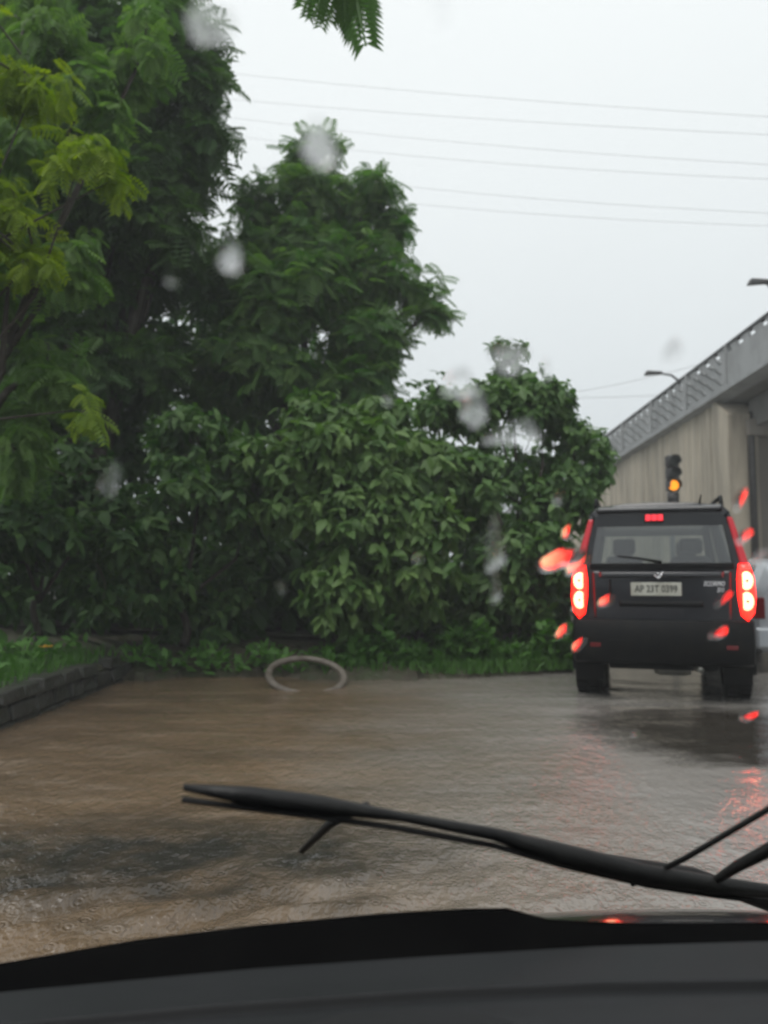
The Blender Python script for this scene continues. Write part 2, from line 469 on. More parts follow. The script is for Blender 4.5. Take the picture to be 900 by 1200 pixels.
def pinnate(pairs=9, ll=.34, lw=.075, droop=.45):
    V = []; F = []
    def q(a, b, c, d):
        o = len(V); V.extend([a, b, c, d]); F.extend([(o, o + 1, o + 2), (o, o + 2, o + 3)])
    def rach(t): return np.array([0, t, .12 * t - droop * t * t])
    for i in range(pairs):
        t0, t1 = i / pairs, (i + 1) / pairs
        a, b = rach(t0), rach(t1); e = np.array([.008, 0, 0])
        q(tuple(a - e), tuple(a + e), tuple(b + e), tuple(b - e))
        t = .12 + .88 * (i + .5) / pairs; p = rach(t)
        L = ll * (1 - .55 * abs(t - .5) ** 1.5 * 2)
        for sg in (-1, 1):
            d = np.array([sg * .86, .42, -.18]); s_ = np.array([-.42 * sg, .86, 0]) * lw * .5
            m1 = p + d * L * .5 + np.array([0, 0, .02]); tip = p + d * L + np.array([0, 0, -.05])
            o = len(V); V.extend([tuple(p), tuple(m1 + s_), tuple(tip), tuple(m1 - s_)])
            F.extend([(o, o + 1, o + 2), (o, o + 2, o + 3)])
    return np.array(V, float), np.array(F)

def blade():
    V = [(-.04, 0, 0), (.04, 0, 0), (-.03, .5, .0), (.03, .5, .0), (0, 1.0, -.25)]
    return np.array(V, float), np.array([(0, 1, 3), (0, 3, 2), (2, 3, 4)])

BROAD, FROND, FINE, BLADE = broad_leaf(), pinnate(), pinnate(7, .40, .10, .3), blade()

def norm(a): return a / np.maximum(np.linalg.norm(a, axis=-1, keepdims=True), 1e-9)

def place(tpl, pos, axis, nrm, size):
    """copies of a template: returns V, F"""
    a = norm(axis); s = norm(np.cross(a, nrm)); nn = np.cross(s, a)
    Vt, Ft = tpl
    V = pos[:, None, :] + size[:, None, None] * (Vt[None, :, 0, None] * s[:, None, :] + Vt[None, :, 1, None] * a[:, None, :] + Vt[None, :, 2, None] * nn[:, None, :])
    F = Ft[None] + (np.arange(len(pos)) * len(Vt))[:, None, None]
    return V.reshape(-1, 3), F.reshape(-1, Ft.shape[1])

def lobe_points(lobes, n, shell=(.55, 1.04)):
    """random clump points and outward directions over pixel-placed ellipsoid lobes, with a ragged outline"""
    wts = np.array([l[3] * l[4] for l in lobes], float); wts /= wts.sum()
    P = []; O = []
    for l, k in zip(lobes, RNG.multinomial(n, wts)):
        c = np.array(at(l[0], l[1], l[2])); sc = l[2] / F_PX
        r = np.array([l[3] * sc, (l[5] if len(l) > 5 else .75) * .5 * (l[3] + l[4]) * sc, l[4] * sc])
        d = norm(RNG.normal(size=(k, 3)))
        ph = RNG.uniform(0, 6, 6)
        rag = 1 + .13 * np.sin(5 * d[:, 0] + ph[0]) * np.sin(4 * d[:, 2] + ph[1]) + .10 * np.sin(9 * d[:, 2] + ph[2] + 3 * d[:, 1]) + .07 * np.sin(13 * d[:, 0] + ph[3])
        u = RNG.uniform(shell[0] ** 2, shell[1] ** 2, k) ** .5
        P.append(c + d * r * (u * rag)[:, None]); O.append(norm(d / r))
    return np.concatenate(P), np.concatenate(O)

def rosettes(P, O, k, size, droop=.55, spread=.8, jit=.12, out=.35):
    """k leaves round every clump point"""
    n = len(P)
    az = (np.arange(k)[None, :] * (2 * PI / k) + RNG.uniform(0, 6.28, (n, 1)) + RNG.normal(0, .25, (n, k)))
    ref = np.where(np.abs(O[:, 2:3]) > .9, np.array([[1., 0, 0]]), np.array([[0., 0, 1]]))
    u = norm(np.cross(O, ref)); v = np.cross(O, u)
    rad = np.cos(az)[..., None] * u[:, None] + np.sin(az)[..., None] * v[:, None]
    ax = O[:, None] * out + rad * spread + np.array([0, 0, -droop]) + RNG.normal(0, .16, (n, k, 3))
    pos = np.repeat(P[:, None], k, 1) + RNG.normal(0, jit, (n, k, 3)) * size
    nr = np.array([0, 0, 1.]) + .5 * O[:, None] + RNG.normal(0, .28, (n, k, 3))
    sz = size * RNG.uniform(.6, 1.25, (n, 1)) * RNG.uniform(.6, 1.2, (n, k))
    tint = np.clip(RNG.normal(.34, .21, (n, 1)) + RNG.normal(0, .14, (n, k)), 0, .95)
    return pos.reshape(-1, 3), ax.reshape(-1, 3), nr.reshape(-1, 3), sz.ravel(), tint.ravel()

def plant(name, label, cat, base, lobes, tpl, m, n, k, size, trunk_r=.12, group=None, singles=0, single_name='leaf', twigs=24, shell=(.5, 1.04), droop=.55, trunk=True, bark='bark', lean=0.0, clip=None):
    """trunk with limbs to every lobe, twigs to the crown's edge, a crown of many leaves; the nearest leaves as single parts"""
    root = empty(name, base, label=label, cat=cat, group=group)
    b = np.array(base)
    subs = []
    for l in lobes:
        sc = l[2] / F_PX
        for _ in range(7):
            d = norm(RNG.normal(size=3)); q = RNG.uniform(.35, .62)
            subs.append((l[0] + d[0] * l[3] * (1 - q) * 1.08, l[1] + d[2] * l[4] * (1 - q) * 1.08, l[2] + d[1] * .45 * (l[3] + l[4]) * sc * .9, l[3] * q, l[4] * q * .92))
    P, O = lobe_points(subs, n, shell)
    keep = P[:, 2] > .12
    if clip is not None: keep &= clip(P)
    P, O = P[keep], O[keep]
    pos, ax, nr, sz, ti = rosettes(P, O, k, size, droop)
    cen = [np.array(at(l[0], l[1], l[2])) for l in lobes]
    top = np.mean(cen, 0)
    fork = b + (top - b) * .42 + np.array([lean, 0, 0])
    if trunk:
        t = MB(); pts = [b + (fork - b) * q + np.array([.05 * math.sin(5 * q), .04 * math.cos(4 * q), 0]) for q in np.linspace(0, 1, 7)]
        t.tube([p - b for p in pts], [trunk_r * (1.25 if i == 0 else 1) * (1 - .35 * i / 6) for i in range(7)], 10)
        t.build('trunk', M[bark], root, True)
        lm = MB()
        for c, l in zip(cen, lobes):
            mid = (fork + c) / 2 + RNG.normal(0, .18, 3) + np.array([0, 0, .15])
            r0 = trunk_r * .55
            lm.tube([p - b for p in (fork - (fork - b) * .05, fork * .6 + mid * .4, mid, mid * .4 + c * .6, c)], [r0, r0 * .8, r0 * .6, r0 * .42, r0 * .25], 7)
        lb = lm.build('limbs', M[bark], root, True); lb['kind'] = 'stuff'
    tw = MB()
    cs = np.array(cen)
    for i in RNG.choice(len(P), min(twigs * len(lobes), len(P)), replace=False):
        p = P[i]; c = cs[np.argmin(((cs - p) ** 2).sum(1))]
        mid = (p + c) / 2 + RNG.normal(0, .06, 3) + np.array([0, 0, .08])
        tw.tube([q - b for q in (c * .7 + p * .3, mid * .6 + p * .4, p)], [.014, .010, .005], 4, False)
    if tw.v: tw.build('twigs', M['twig'], root, True)['kind'] = 'stuff'
    if singles:
        # the largest to look at: outer leaves on the camera's side
        dist = np.linalg.norm(pos - np.array(EYE), axis=1) / sz
        idx = np.argsort(dist)[:max(singles * 4, 1)]; idx = RNG.choice(idx, singles, replace=False)
        me0 = np_mesh(single_name, tpl[0], tpl[1], m, np.full(len(tpl[0]), .28))
        for i in idx:
            a = norm(ax[i]); s = norm(np.cross(a, nr[i])); nn = np.cross(s, a)
            o = bpy.data.objects.new(single_name, me0); C.objects.link(o); o.parent = root
            R = Matrix(((s[0], a[0], nn[0], 0), (s[1], a[1], nn[1], 0), (s[2], a[2], nn[2], 0), (0, 0, 0, 1)))
            o.matrix_local = Matrix.Translation(Vector(pos[i] - b)) @ R @ Matrix.Scale(float(sz[i]) * 1.06, 4)
        mask = np.ones(len(pos), bool); mask[idx] = False
        pos, ax, nr, sz, ti = pos[mask], ax[mask], nr[mask], sz[mask], ti[mask]
    V, F = place(tpl, pos - b, ax, nr, sz)
    me = np_mesh('crown', V, F, m, np.repeat(ti, len(tpl[0])))
    link('crown', me, root)['kind'] = 'stuff'
    return root

# ------------------------------------------------------------------ the ground, road, flood water, verge
g = MB(); g.face([(-240, -60, -.25), (240, -60, -.25), (240, 420, -.25), (-240, 420, -.25)])
tag(g.build('ground', M['soil']), 'wet earth spreading to the horizon', kind='structure')
g = MB(); g.face([(-3.6, -12, -.06), (60, -12, -.06), (60, 120, -.06), (-3.6, 120, -.06)])
tag(g.build('road', M['asphalt']), 'wet asphalt road under the flood water', kind='structure')

def spaced(a, fine0, fine1, b, step, grow=1.35):
    mid = list(np.arange(fine0, fine1, step)); lo = []; hi = []; s = step; x = fine0
    while x > a: s *= grow; x -= s; lo.append(max(x, a))
    s = step; x = mid[-1]
    while x < b: s *= grow; x += s; hi.append(min(x, b))
    return np.array(lo[::-1] + mid + hi)
xs = spaced(-3.45, -3.2, 5.2, 58, .05); ys = spaced(-11, 2.2, 11.0, 110, .045)
X, Y = np.meshgrid(xs, ys)
Z = np.zeros_like(X)
fade = np.exp(-np.clip(Y - 9, 0, 99) * .15) * np.exp(-np.clip(X - 5, 0, 99) * .2)
for i in range(26):
    th = RNG.normal(1.25, .55); lam = RNG.uniform(.16, .9); kx, ky = math.cos(th) * 2 * PI / lam, math.sin(th) * 2 * PI / lam
    warp = .5 * np.sin(.9 * X + 1.3 * Y + i) + .4 * np.sin(2.1 * X - .7 * Y + 2 * i)
    env = .5 + .5 * np.sin(.7 * X + i * 1.7) * np.sin(.6 * Y + i * .9)
    Z += .0034 * lam ** .9 * np.sin(kx * X + ky * Y + warp + RNG.uniform(0, 6)) * env
# the car's own bow wave pushes stronger ripples up near the front left
near = np.exp(-((Y - 2.9) / .55) ** 2) * np.clip((1.3 - X) / 2, 0, 1)
for i in range(10):
    th = RNG.normal(1.9, .4); lam = RNG.uniform(.10, .32)
    Z += near * .006 * lam / .2 * np.sin((math.cos(th) * X + math.sin(th) * Y) * 2 * PI / lam + RNG.uniform(0, 6))
Z *= fade * (1 - .55 / (1 + np.exp(-(X - 1.2) * 2.5)))
V = np.stack([X, Y, Z], -1).reshape(-1, 3)
nx_, ny_ = len(xs), len(ys)
ii = np.arange(nx_ * ny_).reshape(ny_, nx_)
F = np.stack([ii[:-1, :-1], ii[:-1, 1:], ii[1:, 1:], ii[1:, :-1]], -1).reshape(-1, 4)
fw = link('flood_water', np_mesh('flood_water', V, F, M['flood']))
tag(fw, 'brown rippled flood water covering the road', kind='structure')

# verge: raised earth behind the kerb and under the bushes, its edge following the foot of the bushes
foot = [(-3.12, -6), (-3.12, 9.3), (-2.4, 9.75), (-1.3, 9.75), (-.5, 9.5), (.6, 9.55), (1.6, 9.9), (2.4, 10.4), (3.2, 12.5), (4.6, 16), (5.6, 21), (6.4, 27), (7.2, 60)]
fx = []; 
for i in range(len(foot) - 1):
    for q in np.linspace(0, 1, 12, endpoint=False):
        p = (1 - q) * np.array(foot[i]) + q * np.array(foot[i + 1])
        fx.append(p + (RNG.normal(0, .05, 2) if p[1] > 9.2 else 0))
fx.append(np.array(foot[-1]))
g = MB(); rows = []
for p in fx:
    left = p[1] < 9.3
    row = [(p[0], p[1], -.05 if not left else -.2)]
    dirx, diry = ((-1, 0) if left else ((-.35, .94) if p[0] < 2.4 else (-.95, .3)))
    for d_, h_ in ((.12, .05 if not left else .27), (.4, .13 if not left else .28), (1.0, .26 if not left else .30), (2.5, .36), (8, .5), (60, .6)):
        row.append((p[0] + dirx * d_ + (0 if left or d_ < 2 else -.3 * d_), p[1] + diry * d_, h_ + RNG.normal(0, .02)))
    rows.append(row)
g.quadgrid(rows)
tag(g.build('verge', M['soil'], smooth=True), 'muddy raised verge at the foot of the bushes', kind='structure')

# kerb wall of stones on the left
kerb = empty('stone_kerb', (-3.1, 3.0, 0), label='low wet stone kerb wall along the left edge of the flooded road', cat='kerb')
core = MB(); core.box((-.16, 3.2, .0), (.20, 7.2, .40)); core.build('core', M['soil'], kerb)
for course in range(3):
    y = -.4 + course * .17
    z0 = (-.12, .045, .19)[course]; hh = (.155, .135, .115)[course]
    while y < 6.75:
        L = random.uniform(.30, .52); dep = random.uniform(.22, .27) + (.06 if course == 2 else 0)
        if not (course == 2 and (y > 6.3 or random.random() < .04)):
            b = MB()
            j = lambda s=.018: random.uniform(-s, s)
            b.hexa([(-dep + j(), y + .012 + j(.008), z0 + j(.006)), (.02 + j(), y + .012 + j(.01), z0 + j(.006)), (.02 + j(), y + L - .012 + j(.01), z0 + j(.006)), (-dep + j(), y + L - .012, z0 + j(.006)),
                    (-dep + j(), y + .02 + j(.008), z0 + hh + j()), (.0 + j(), y + .02 + j(.01), z0 + hh + j(.014)), (.0 + j(), y + L - .02 + j(.01), z0 + hh + j(.014)), (-dep + j(), y + L - .02, z0 + hh + j())])
            b.build('stone', M['stone'], kerb, bevel=.016)
        y += L

# ------------------------------------------------------------------ flyover: ramp wall, parapet, deck
def rx(s): return 9.9 - .04 * (s - 20)
def zt(s): return 8.02 - .065 * (s - 20)
PAR = 1.27
S_END = 22.3
fly = empty('flyover', (rx(30), 30, 0), label='grey concrete flyover ramp with lattice parapet rising on the right', cat='flyover')
FO = Vector((rx(30), 30, 0))
def fp(s, off, z): return Vector((rx(s) + off, s, z)) - FO
# precast ribbed wall panels
s = S_END + .95; k = 0
while s < 75:
    L = .92
    b = MB(); d = random.uniform(-.012, .012)
    z1, z2 = zt(s) - PAR - .03, zt(s + L) - PAR - .03
    b.hexa([fp(s + .02, .14 + d, -.2), fp(s + L - .02, .14 + d, -.2), fp(s + L - .02, .5, -.2), fp(s + .02, .5, -.2),
            fp(s + .02, .14 + d, z1), fp(s + L - .02, .14 + d, z2), fp(s + L - .02, .5, z2), fp(s + .02, .5, z1)])
    # a low raised rib up the middle of every panel
    b.hexa([fp(s + .36, .108 + d, -.2), fp(s + .56, .108 + d, -.2), fp(s + .60, .139 + d, -.2), fp(s + .32, .139 + d, -.2),
            fp(s + .36, .108 + d, z1 - .02), fp(s + .56, .108 + d, z2 - .02), fp(s + .60, .139 + d, z2 - .02), fp(s + .32, .139 + d, z1 - .02)])
    b.build('wall_panel', M['wall'], fly)
    s += L; k += 1
b = MB(); b.hexa([fp(S_END + .9, .52, -.2), fp(75, .52, -.2), fp(75, 9.5, -.2), fp(S_END + .9, 9.5, -.2), fp(S_END + .9, .52, zt(S_END + .9) - PAR), fp(75, .52, zt(75) - PAR), fp(75, 9.5, zt(75) - PAR), fp(S_END + .9, 9.5, zt(S_END + .9) - PAR)])
b.build('ramp_fill', M['deck'], fly)
# pilaster and abutment face at the end of the wall
b = MB(); b.hexa([fp(S_END, .02, -.2), fp(S_END + .93, .02, -.2), fp(S_END + .93, .9, -.2), fp(S_END, .9, -.2), fp(S_END, .02, zt(S_END) - PAR - .75), fp(S_END + .93, .02, zt(S_END) - PAR - .1), fp(S_END + .93, .9, zt(S_END) - PAR - .1), fp(S_END, .9, zt(S_END) - PAR - .75)])
b.build('pilaster', M['wall'], fly, bevel=.03)
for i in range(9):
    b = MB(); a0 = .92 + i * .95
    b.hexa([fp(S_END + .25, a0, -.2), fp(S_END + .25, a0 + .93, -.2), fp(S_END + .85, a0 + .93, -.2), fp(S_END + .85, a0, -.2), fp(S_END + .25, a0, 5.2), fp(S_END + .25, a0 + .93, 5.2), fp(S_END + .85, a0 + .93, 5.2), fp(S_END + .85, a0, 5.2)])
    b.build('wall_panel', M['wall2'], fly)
b = MB(); b.box(fp(S_END + .35, 5.0, 5.45), (8.9, 1.1, .48)); b.build('bearing_shelf', M['wall2'], fly, bevel=.02)
b = MB(); b.tube([fp(S_END - .12, .62, -.1), fp(S_END - .12, .62, 4.9), fp(S_END + .1, .75, 5.9)], .10, 10); b.build('drain_pipe', M['iron'], fly, True)
# deck span over the crossing with girders
b = MB(); b.hexa([fp(-14, .25, zt(-14) - PAR - .28), fp(S_END + .9, .25, zt(S_END + .9) - PAR - .28), fp(S_END + .9, 9.6, zt(S_END + .9) - PAR - .28), fp(-14, 9.6, zt(-14) - PAR - .28),
                  fp(-14, .25, zt(-14) - PAR - .02), fp(S_END + .9, .25, zt(S_END + .9) - PAR - .02), fp(S_END + .9, 9.6, zt(S_END + .9) - PAR - .02), fp(-14, 9.6, zt(-14) - PAR - .02)])
b.build('deck_slab', M['deck'], fly)
for off in (.75, 3.1, 5.5, 7.9):
    b = MB(); q = lambda s_, o_, dz: fp(s_, off + o_, zt(s_) - PAR - .282 - dz)
    b.hexa([q(-14, 0, 1.0), q(S_END + .2, 0, .85), q(S_END + .2, .5, .85), q(-14, .5, 1.0), q(-14, 0, 0), q(S_END + .2, 0, 0), q(S_END + .2, .5, 0), q(-14, .5, 0)])
    b.build('girder', M['deck'], fly, bevel=.02)
# parapet: panels with a raised diagonal lattice, posts, top rail on slanted slats
def par_panel(s0, s1, lattice):
    b = MB()
    lo, hi = .0, PAR - .30
    f = lambda s_, o_, h_: fp(s_, o_, zt(s_) - PAR + h_)
    b.hexa([f(s0, .0, lo), f(s1, .0, lo), f(s1, .16, lo), f(s0, .16, lo), f(s0, .0, hi), f(s1, .0, hi), f(s1, .16, hi), f(s0, .16, hi)])
    o = b.build('parapet_panel', M['parapet'], fly)
    # slanted slats under the handrail, sky showing between them
    n = max(2, int((s1 - s0) / .55))
    for i in range(n):
        a = s0 + (s1 - s0) * (i + .1) / n; c = b2 = None
        m = MB(); ln = (s1 - s0) / n
        m.hexa([f(a, .03, hi + .002), f(a + ln * .45, .03, hi + .002), f(a + ln * .45, .13, hi + .002), f(a, .13, hi + .002),
                f(a - ln * .30 + ln * .3, .03, PAR - .078), f(a + ln * .75, .03, PAR - .078), f(a + ln * .75, .13, PAR - .078), f(a + ln * .3, .13, PAR - .078)])
        m.build('slat', M['parapet'], fly)
    if lattice:
        m = MB()
        nr_, ns_ = 5, max(2, int((s1 - s0) / .50))
        for r in range(nr_):
            for i in range(ns_):
                a = s0 + (s1 - s0) * (i + .5 + (.25 if r % 2 else -.15)) / ns_; h = .14 + r * (hi - .22) / (nr_ - .1)
                if a < s0 + .1 or a > s1 - .3: continue
                # raised tilted lozenge: it throws a small dark edge
                m.hexa([f(a, -.003, h), f(a + .16, -.003, h + .02), f(a + .16, -.001, h + .02), f(a, -.001, h),
                        f(a + .14, -.075, h + .14), f(a + .30, -.075, h + .16), f(a + .30, -.001, h + .16), f(a + .14, -.001, h + .14)])
        if m.v:
            q = m.build('lozenge_relief', M['parapet'], o)
            q['kind'] = 'stuff'
s = 6.0
while s < 74:
    L = 3.0 if s > S_END else 2.7
    par_panel(s + .035, s + L - .035, s > S_END - 1)
    b = MB(); zz = zt(s)
    b.box(fp(s, .08, zz - PAR * .5 + .01), (.24, .062, PAR - .06)); b.build('post', M['parapet'], fly)
    s += L
b = MB(); b.hexa([fp(5, .0, zt(5) - .075), fp(75, .0, zt(75) - .075), fp(75, .17, zt(75) - .075), fp(5, .17, zt(5) - .075), fp(5, .0, zt(5)), fp(75, .0, zt(75)), fp(75, .17, zt(75)), fp(5, .17, zt(5))])
b.build('handrail', M['iron'], fly)
# edge beam below the parapet: the dark line of its underside
b = MB(); b.hexa([fp(5, -.12, zt(5) - PAR - .13), fp(75, -.12, zt(75) - PAR - .13), fp(75, .3, zt(75) - PAR - .26), fp(5, .3, zt(5) - PAR - .26), fp(5, -.12, zt(5) - PAR - .004), fp(75, -.12, zt(75) - PAR - .004), fp(75, .3, zt(75) - PAR - .004), fp(5, .3, zt(5) - PAR - .004)])
b.build('edge_beam', M['parapet'], fly)

# street lamps on the flyover
def street_lamp(px, py, Y_, side, label):
    hd = at(px, py, Y_); base = Vector((rx(Y_) + .5, Y_, zt(Y_) - PAR))
    t = empty('street_lamp', base, label=label, cat='street lamp', group='street lamps on the flyover')
    h = hd - base
    b = MB(); b.tube([(0, 0, -.3), (0, 0, h.z * .6), (0, 0, h.z - .25)], [.09, .075, .055], 8); b.build('pole', M['metal_grey'], t, True)
    b = MB(); b.tube([(0, 0, h.z - .3), (h.x * .3, h.y * .3, h.z - .08), (h.x * .85, h.y, h.z)], [.05, .04, .035], 6); b.build('arm', M['metal_grey'], t, True)
    b = MB(); b.hexa([(h.x - .28, -.14, h.z - .08), (h.x + .34, -.09, h.z - .04), (h.x + .34, .09, h.z - .04), (h.x - .28, .14, h.z - .08), (h.x - .22, -.09, h.z + .07), (h.x + .3, -.06, h.z + .05), (h.x + .3, .06, h.z + .05), (h.x - .22, .09, h.z + .07)])
    b.build('lamp_head', M['iron'], t, bevel=.02)
street_lamp(889, 330, 20.5, 1, 'street lamp whose grey head juts over the near end of the flyover parapet')
street_lamp(765, 437, 26.6, -1, 'small distant street lamp above the far part of the parapet')

# ------------------------------------------------------------------ traffic light
TL = at(789, 600, 22.0); TL.z = 0
tl = empty('traffic_light', (TL.x, TL.y, 0), label='traffic light showing amber above the black vehicle', cat='traffic light')
zs = [at(789, p_, 22.0).z for p_ in (541, 555, 569)]
b = MB(); b.tube([(0, .12, -.1), (0, .12, zs[0] + .2)], .065, 10); b.build('pole', M['metal_grey'], tl, True)
b = MB(); b.tube([(0, -.02, zs[2] - .52), (0, -.02, zs[2] - .20)], .16, 12); b.build('countdown_box', M['iron'], tl, True)
for z_, mm in zip(zs, ('lens_off', 'lens_off', 'amber')):
    b = MB(); b.box((0, 0, z_), (.36, .16, .325)); hs_ = b.build('lamp_housing', M['iron'], tl, bevel=.03)
    b = MB(); b.lathe([(0.001, -.115), (.08, -.112), (.13, -.10), (.145, -.082)], 'Y', (0, 0, z_), 24); b.build('lens', M[mm], hs_, True)
    b = MB()
    b.quadgrid([[(r_ * math.sin(a), yy, z_ + r_ * math.cos(a)) for a in np.linspace(-2.0, 2.0, 15)] for r_, yy in ((.155, -.08), (.160, -.30), (.168, -.30), (.164, -.08))])
    b.build('visor', M['iron'], hs_, True)

# ------------------------------------------------------------------ power lines
def power_line(p0, p1, sag, r, label):
    d = Vector(p1) - Vector(p0); a = Vector(p0) - d * .55; c = Vector(p1) + d * .5
    pts = []
    for q in np.linspace(0, 1, 25):
        p = a.lerp(c, float(q)); p.z -= sag * 4 * q * (1 - q) - sag * .75; pts.append(p - a)
    b = MB(); b.tube(pts, r, 6)
    tag(b.build('power_line', M['wire'], None, True, loc=a), label, 'power line', 'power lines crossing the sky')
ords = ['topmost', 'second highest', 'third highest', 'fourth highest', 'fifth highest', 'lowest']
for nm, (a, c) in zip(ords, [((303, 89), (900, 137)), ((281, 117), (900, 158)), ((402, 153), (900, 193)), ((438, 178), (900, 210)), ((466, 217), (900, 250)), ((480, 238), (900, 265))]):
    power_line(at(*a, 25), at(*c, 19), .35, .005, f'{nm} of the six grey wires strung across the open sky')
for nm, a, c in (('upper', (655, 462), (770, 440)), ('lower', (640, 466), (790, 462))):
    power_line(at(*a, 60), at(*c, 57), .4, .02, f'{nm} of two short distant wires just above the bush top by the flyover')

# ------------------------------------------------------------------ black vehicle ahead
car_rot = -math.radians(17.5)
cpos = at(778, 822, 7.78); cpos.z = 0
suv = empty('parked_car', (cpos.x, cpos.y, -.03), car_rot, label='black off-road car seen from behind with brake lights glowing in the flood', cat='car')
suv.name = 'off_road_car'; suv.scale = (.955, 1.0, 1.062)
def mir(f):
    for sg in (-1, 1): f(sg)
def section(y, pts, n_sub=1): return [(x, y, z) for x, z in pts] + [(-x, y, z) for x, z in reversed(pts) if x > 1e-6]
# lower body shell from tailgate to nose
def low(y, hw, zb, ztop, tk=0.0): return section(y, [(hw * .80, zb), (hw * .96, zb + .10), (hw, zb + .33), (hw * .985, .95), (hw * .965, min(1.12, ztop - .06)), (hw * .93, ztop - .02), (hw * .80, ztop)])
b = MB()
st = [(.10, .845, .50, 1.27), (.13, .872, .46, 1.285), (.30, .885, .42, 1.29), (1.2, .895, .40, 1.27), (2.4, .895, .40, 1.25), (3.0, .89, .40, 1.22), (3.3, .88, .42, 1.17), (4.1, .86, .44, 1.10), (4.32, .80, .50, 1.0), (4.36, .70, .56, .92)]
rows = [low(*q) for q in st]
b.quadgrid(rows, True); b.face(rows[0]); b.face(rows[-1])
b.build('body', M['paint'], suv, True).modifiers.new('edge', 'EDGE_SPLIT').split_angle = math.radians(38)
# roof
def rf(y, hw, zz): return section(y, [(hw, zz - .13), (hw * .99, zz - .07), (hw * .90, zz - .012), (hw * .5, zz + .02), (.0001, zz + .03)])
b = MB(); rows = [rf(*q) for q in ((.10, .66, 1.80), (.14, .70, 1.86), (.35, .715, 1.885), (1.4, .72, 1.90), (2.3, .71, 1.875), (2.55, .68, 1.81))]
b.quadgrid(rows, True); b.face(rows[0]); b.face(rows[-1])
b.build('roof', M['paint'], suv, True).modifiers.new('edge', 'EDGE_SPLIT').split_angle = math.radians(38)
b = MB(); b.hexa([(-.62, .0, 1.80), (.62, .0, 1.80), (.64, .16, 1.80), (-.64, .16, 1.80), (-.60, .01, 1.842), (.60, .01, 1.842), (.64, .16, 1.868), (-.64, .16, 1.868)]); b.build('spoiler', M['paint'], suv, bevel=.015)
def rails(sg):
    b = MB(); b.tube([(sg * .64, .35, 1.87), (sg * .645, .48, 1.955), (sg * .65, 1.3, 1.965), (sg * .645, 2.0, 1.95), (sg * .64, 2.2, 1.88)], .022, 8); b.build('roof_rail', M['plastic'], suv, True)
mir(rails)
# pillars round the cabin
def pillars(sg):
    for y0, y1, z1y0, z1y1, nm in ((.105, .30, .12, .32, 'rear_pillar'), (1.30, 1.40, 1.30, 1.40, 'centre_pillar'), (2.98, 3.10, 2.42, 2.52, 'front_pillar')):
        b = MB(); w0, w1 = .835, .70
        b.hexa([(sg * (w0 - .13), y0, 1.26), (sg * w0, y0, 1.26), (sg * w0, y1, 1.26), (sg * (w0 - .10), y1, 1.26), (sg * (w1 - .10), z1y0, 1.77), (sg * w1, z1y0, 1.77), (sg * w1, z1y1, 1.77), (sg * (w1 - .08), z1y1, 1.77)])
        b.build(nm, M['paint'], suv, bevel=.012)
    for y0, y1, t0, t1 in ((.32, 1.29, .34, 1.29), (1.41, 2.96, 1.41, 2.44)):
        b = MB(); b.face([(sg * .826, y0, 1.27), (sg * .826, y1, 1.27), (sg * .698, t1, 1.77), (sg * .698, t0, 1.77)]); b.build('side_window', M['pane'], suv)
mir(pillars)
b = MB(); b.face([(-.70, .112, 1.285), (.70, .112, 1.285), (.605, .128, 1.79), (-.605, .128, 1.79)])
rwin = b.build('rear_window', M['pane'], suv)
b = MB(); b.face([(-.76, 3.06, 1.24), (.76, 3.06, 1.24), (.66, 2.47, 1.78), (-.66, 2.47, 1.78)]); b.build('windscreen', M['pane'], suv)
b = MB(); b.box((.0, .105, 1.29), (1.42, .05, .06)); b.build('window_seal', M['plastic'], suv, bevel=.012)
# wiper on the rear window
b = MB(); b.tube([(.02, .08, 1.325), (-.18, .085, 1.36), (-.42, .088, 1.385)], [.016, .011, .008], 6); b.build('rear_wiper', M['plastic'], rwin, True)
# seats with headrests seen through the glass
for x_, y_ in ((-.36, .95), (.36, .95), (-.38, 1.95), (.38, 1.95)):
    b = MB(); b.hexa([(x_ - .25, y_, .85), (x_ + .25, y_, .85), (x_ + .25, y_ + .14, .85), (x_ - .25, y_ + .14, .85), (x_ - .2, y_ - .1, 1.40), (x_ + .2, y_ - .1, 1.40), (x_ + .2, y_, 1.40), (x_ - .2, y_, 1.40)]); se = b.build('seat', M['seat'], suv, bevel=.04)
    b = MB(); b.box((x_, y_ - .07, 1.50), (.25, .10, .16)); b.build('headrest', M['seat'], se, bevel=.035)
b = MB(); b.box((0, 1.6, 1.262), (1.6, 2.8, .02)); b.build('parcel_shelf', M['seat'], suv)
# tailgate skin with the plate recess and the ridge above it
b = MB(); b.hexa([(-.66, .075, .70), (.66, .075, .70), (.68, .12, .70), (-.68, .12, .70), (-.68, .075, 1.24), (.68, .075, 1.24), (.69, .12, 1.26), (-.69, .12, 1.26)]); tg = b.build('tailgate', M['paint'], suv, bevel=.025, seg=3)
b = MB(); b.hexa([(-.60, .045, 1.19), (.60, .045, 1.19), (.62, .085, 1.18), (-.62, .085, 1.18), (-.58, .055, 1.235), (.58, .055, 1.235), (.62, .085, 1.25), (-.62, .085, 1.25)]); b.build('tailgate_ridge', M['paint'], tg, bevel=.012)
b = MB(); b.hexa([(-.40, .05, .93), (.40, .05, .93), (.42, .085, .90), (-.42, .085, .90), (-.40, .058, .955), (.40, .058, .955), (.42, .085, .975), (-.42, .085, .975)]); b.build('plate_ledge', M['plastic'], tg, bevel=.008)
b = MB(); b.tube([(-.50, .06, 1.02), (-.50, .045, 1.06), (-.50, .045, 1.14), (-.50, .06, 1.17)], .012, 6); b.build('handle', M['plastic'], tg, True)
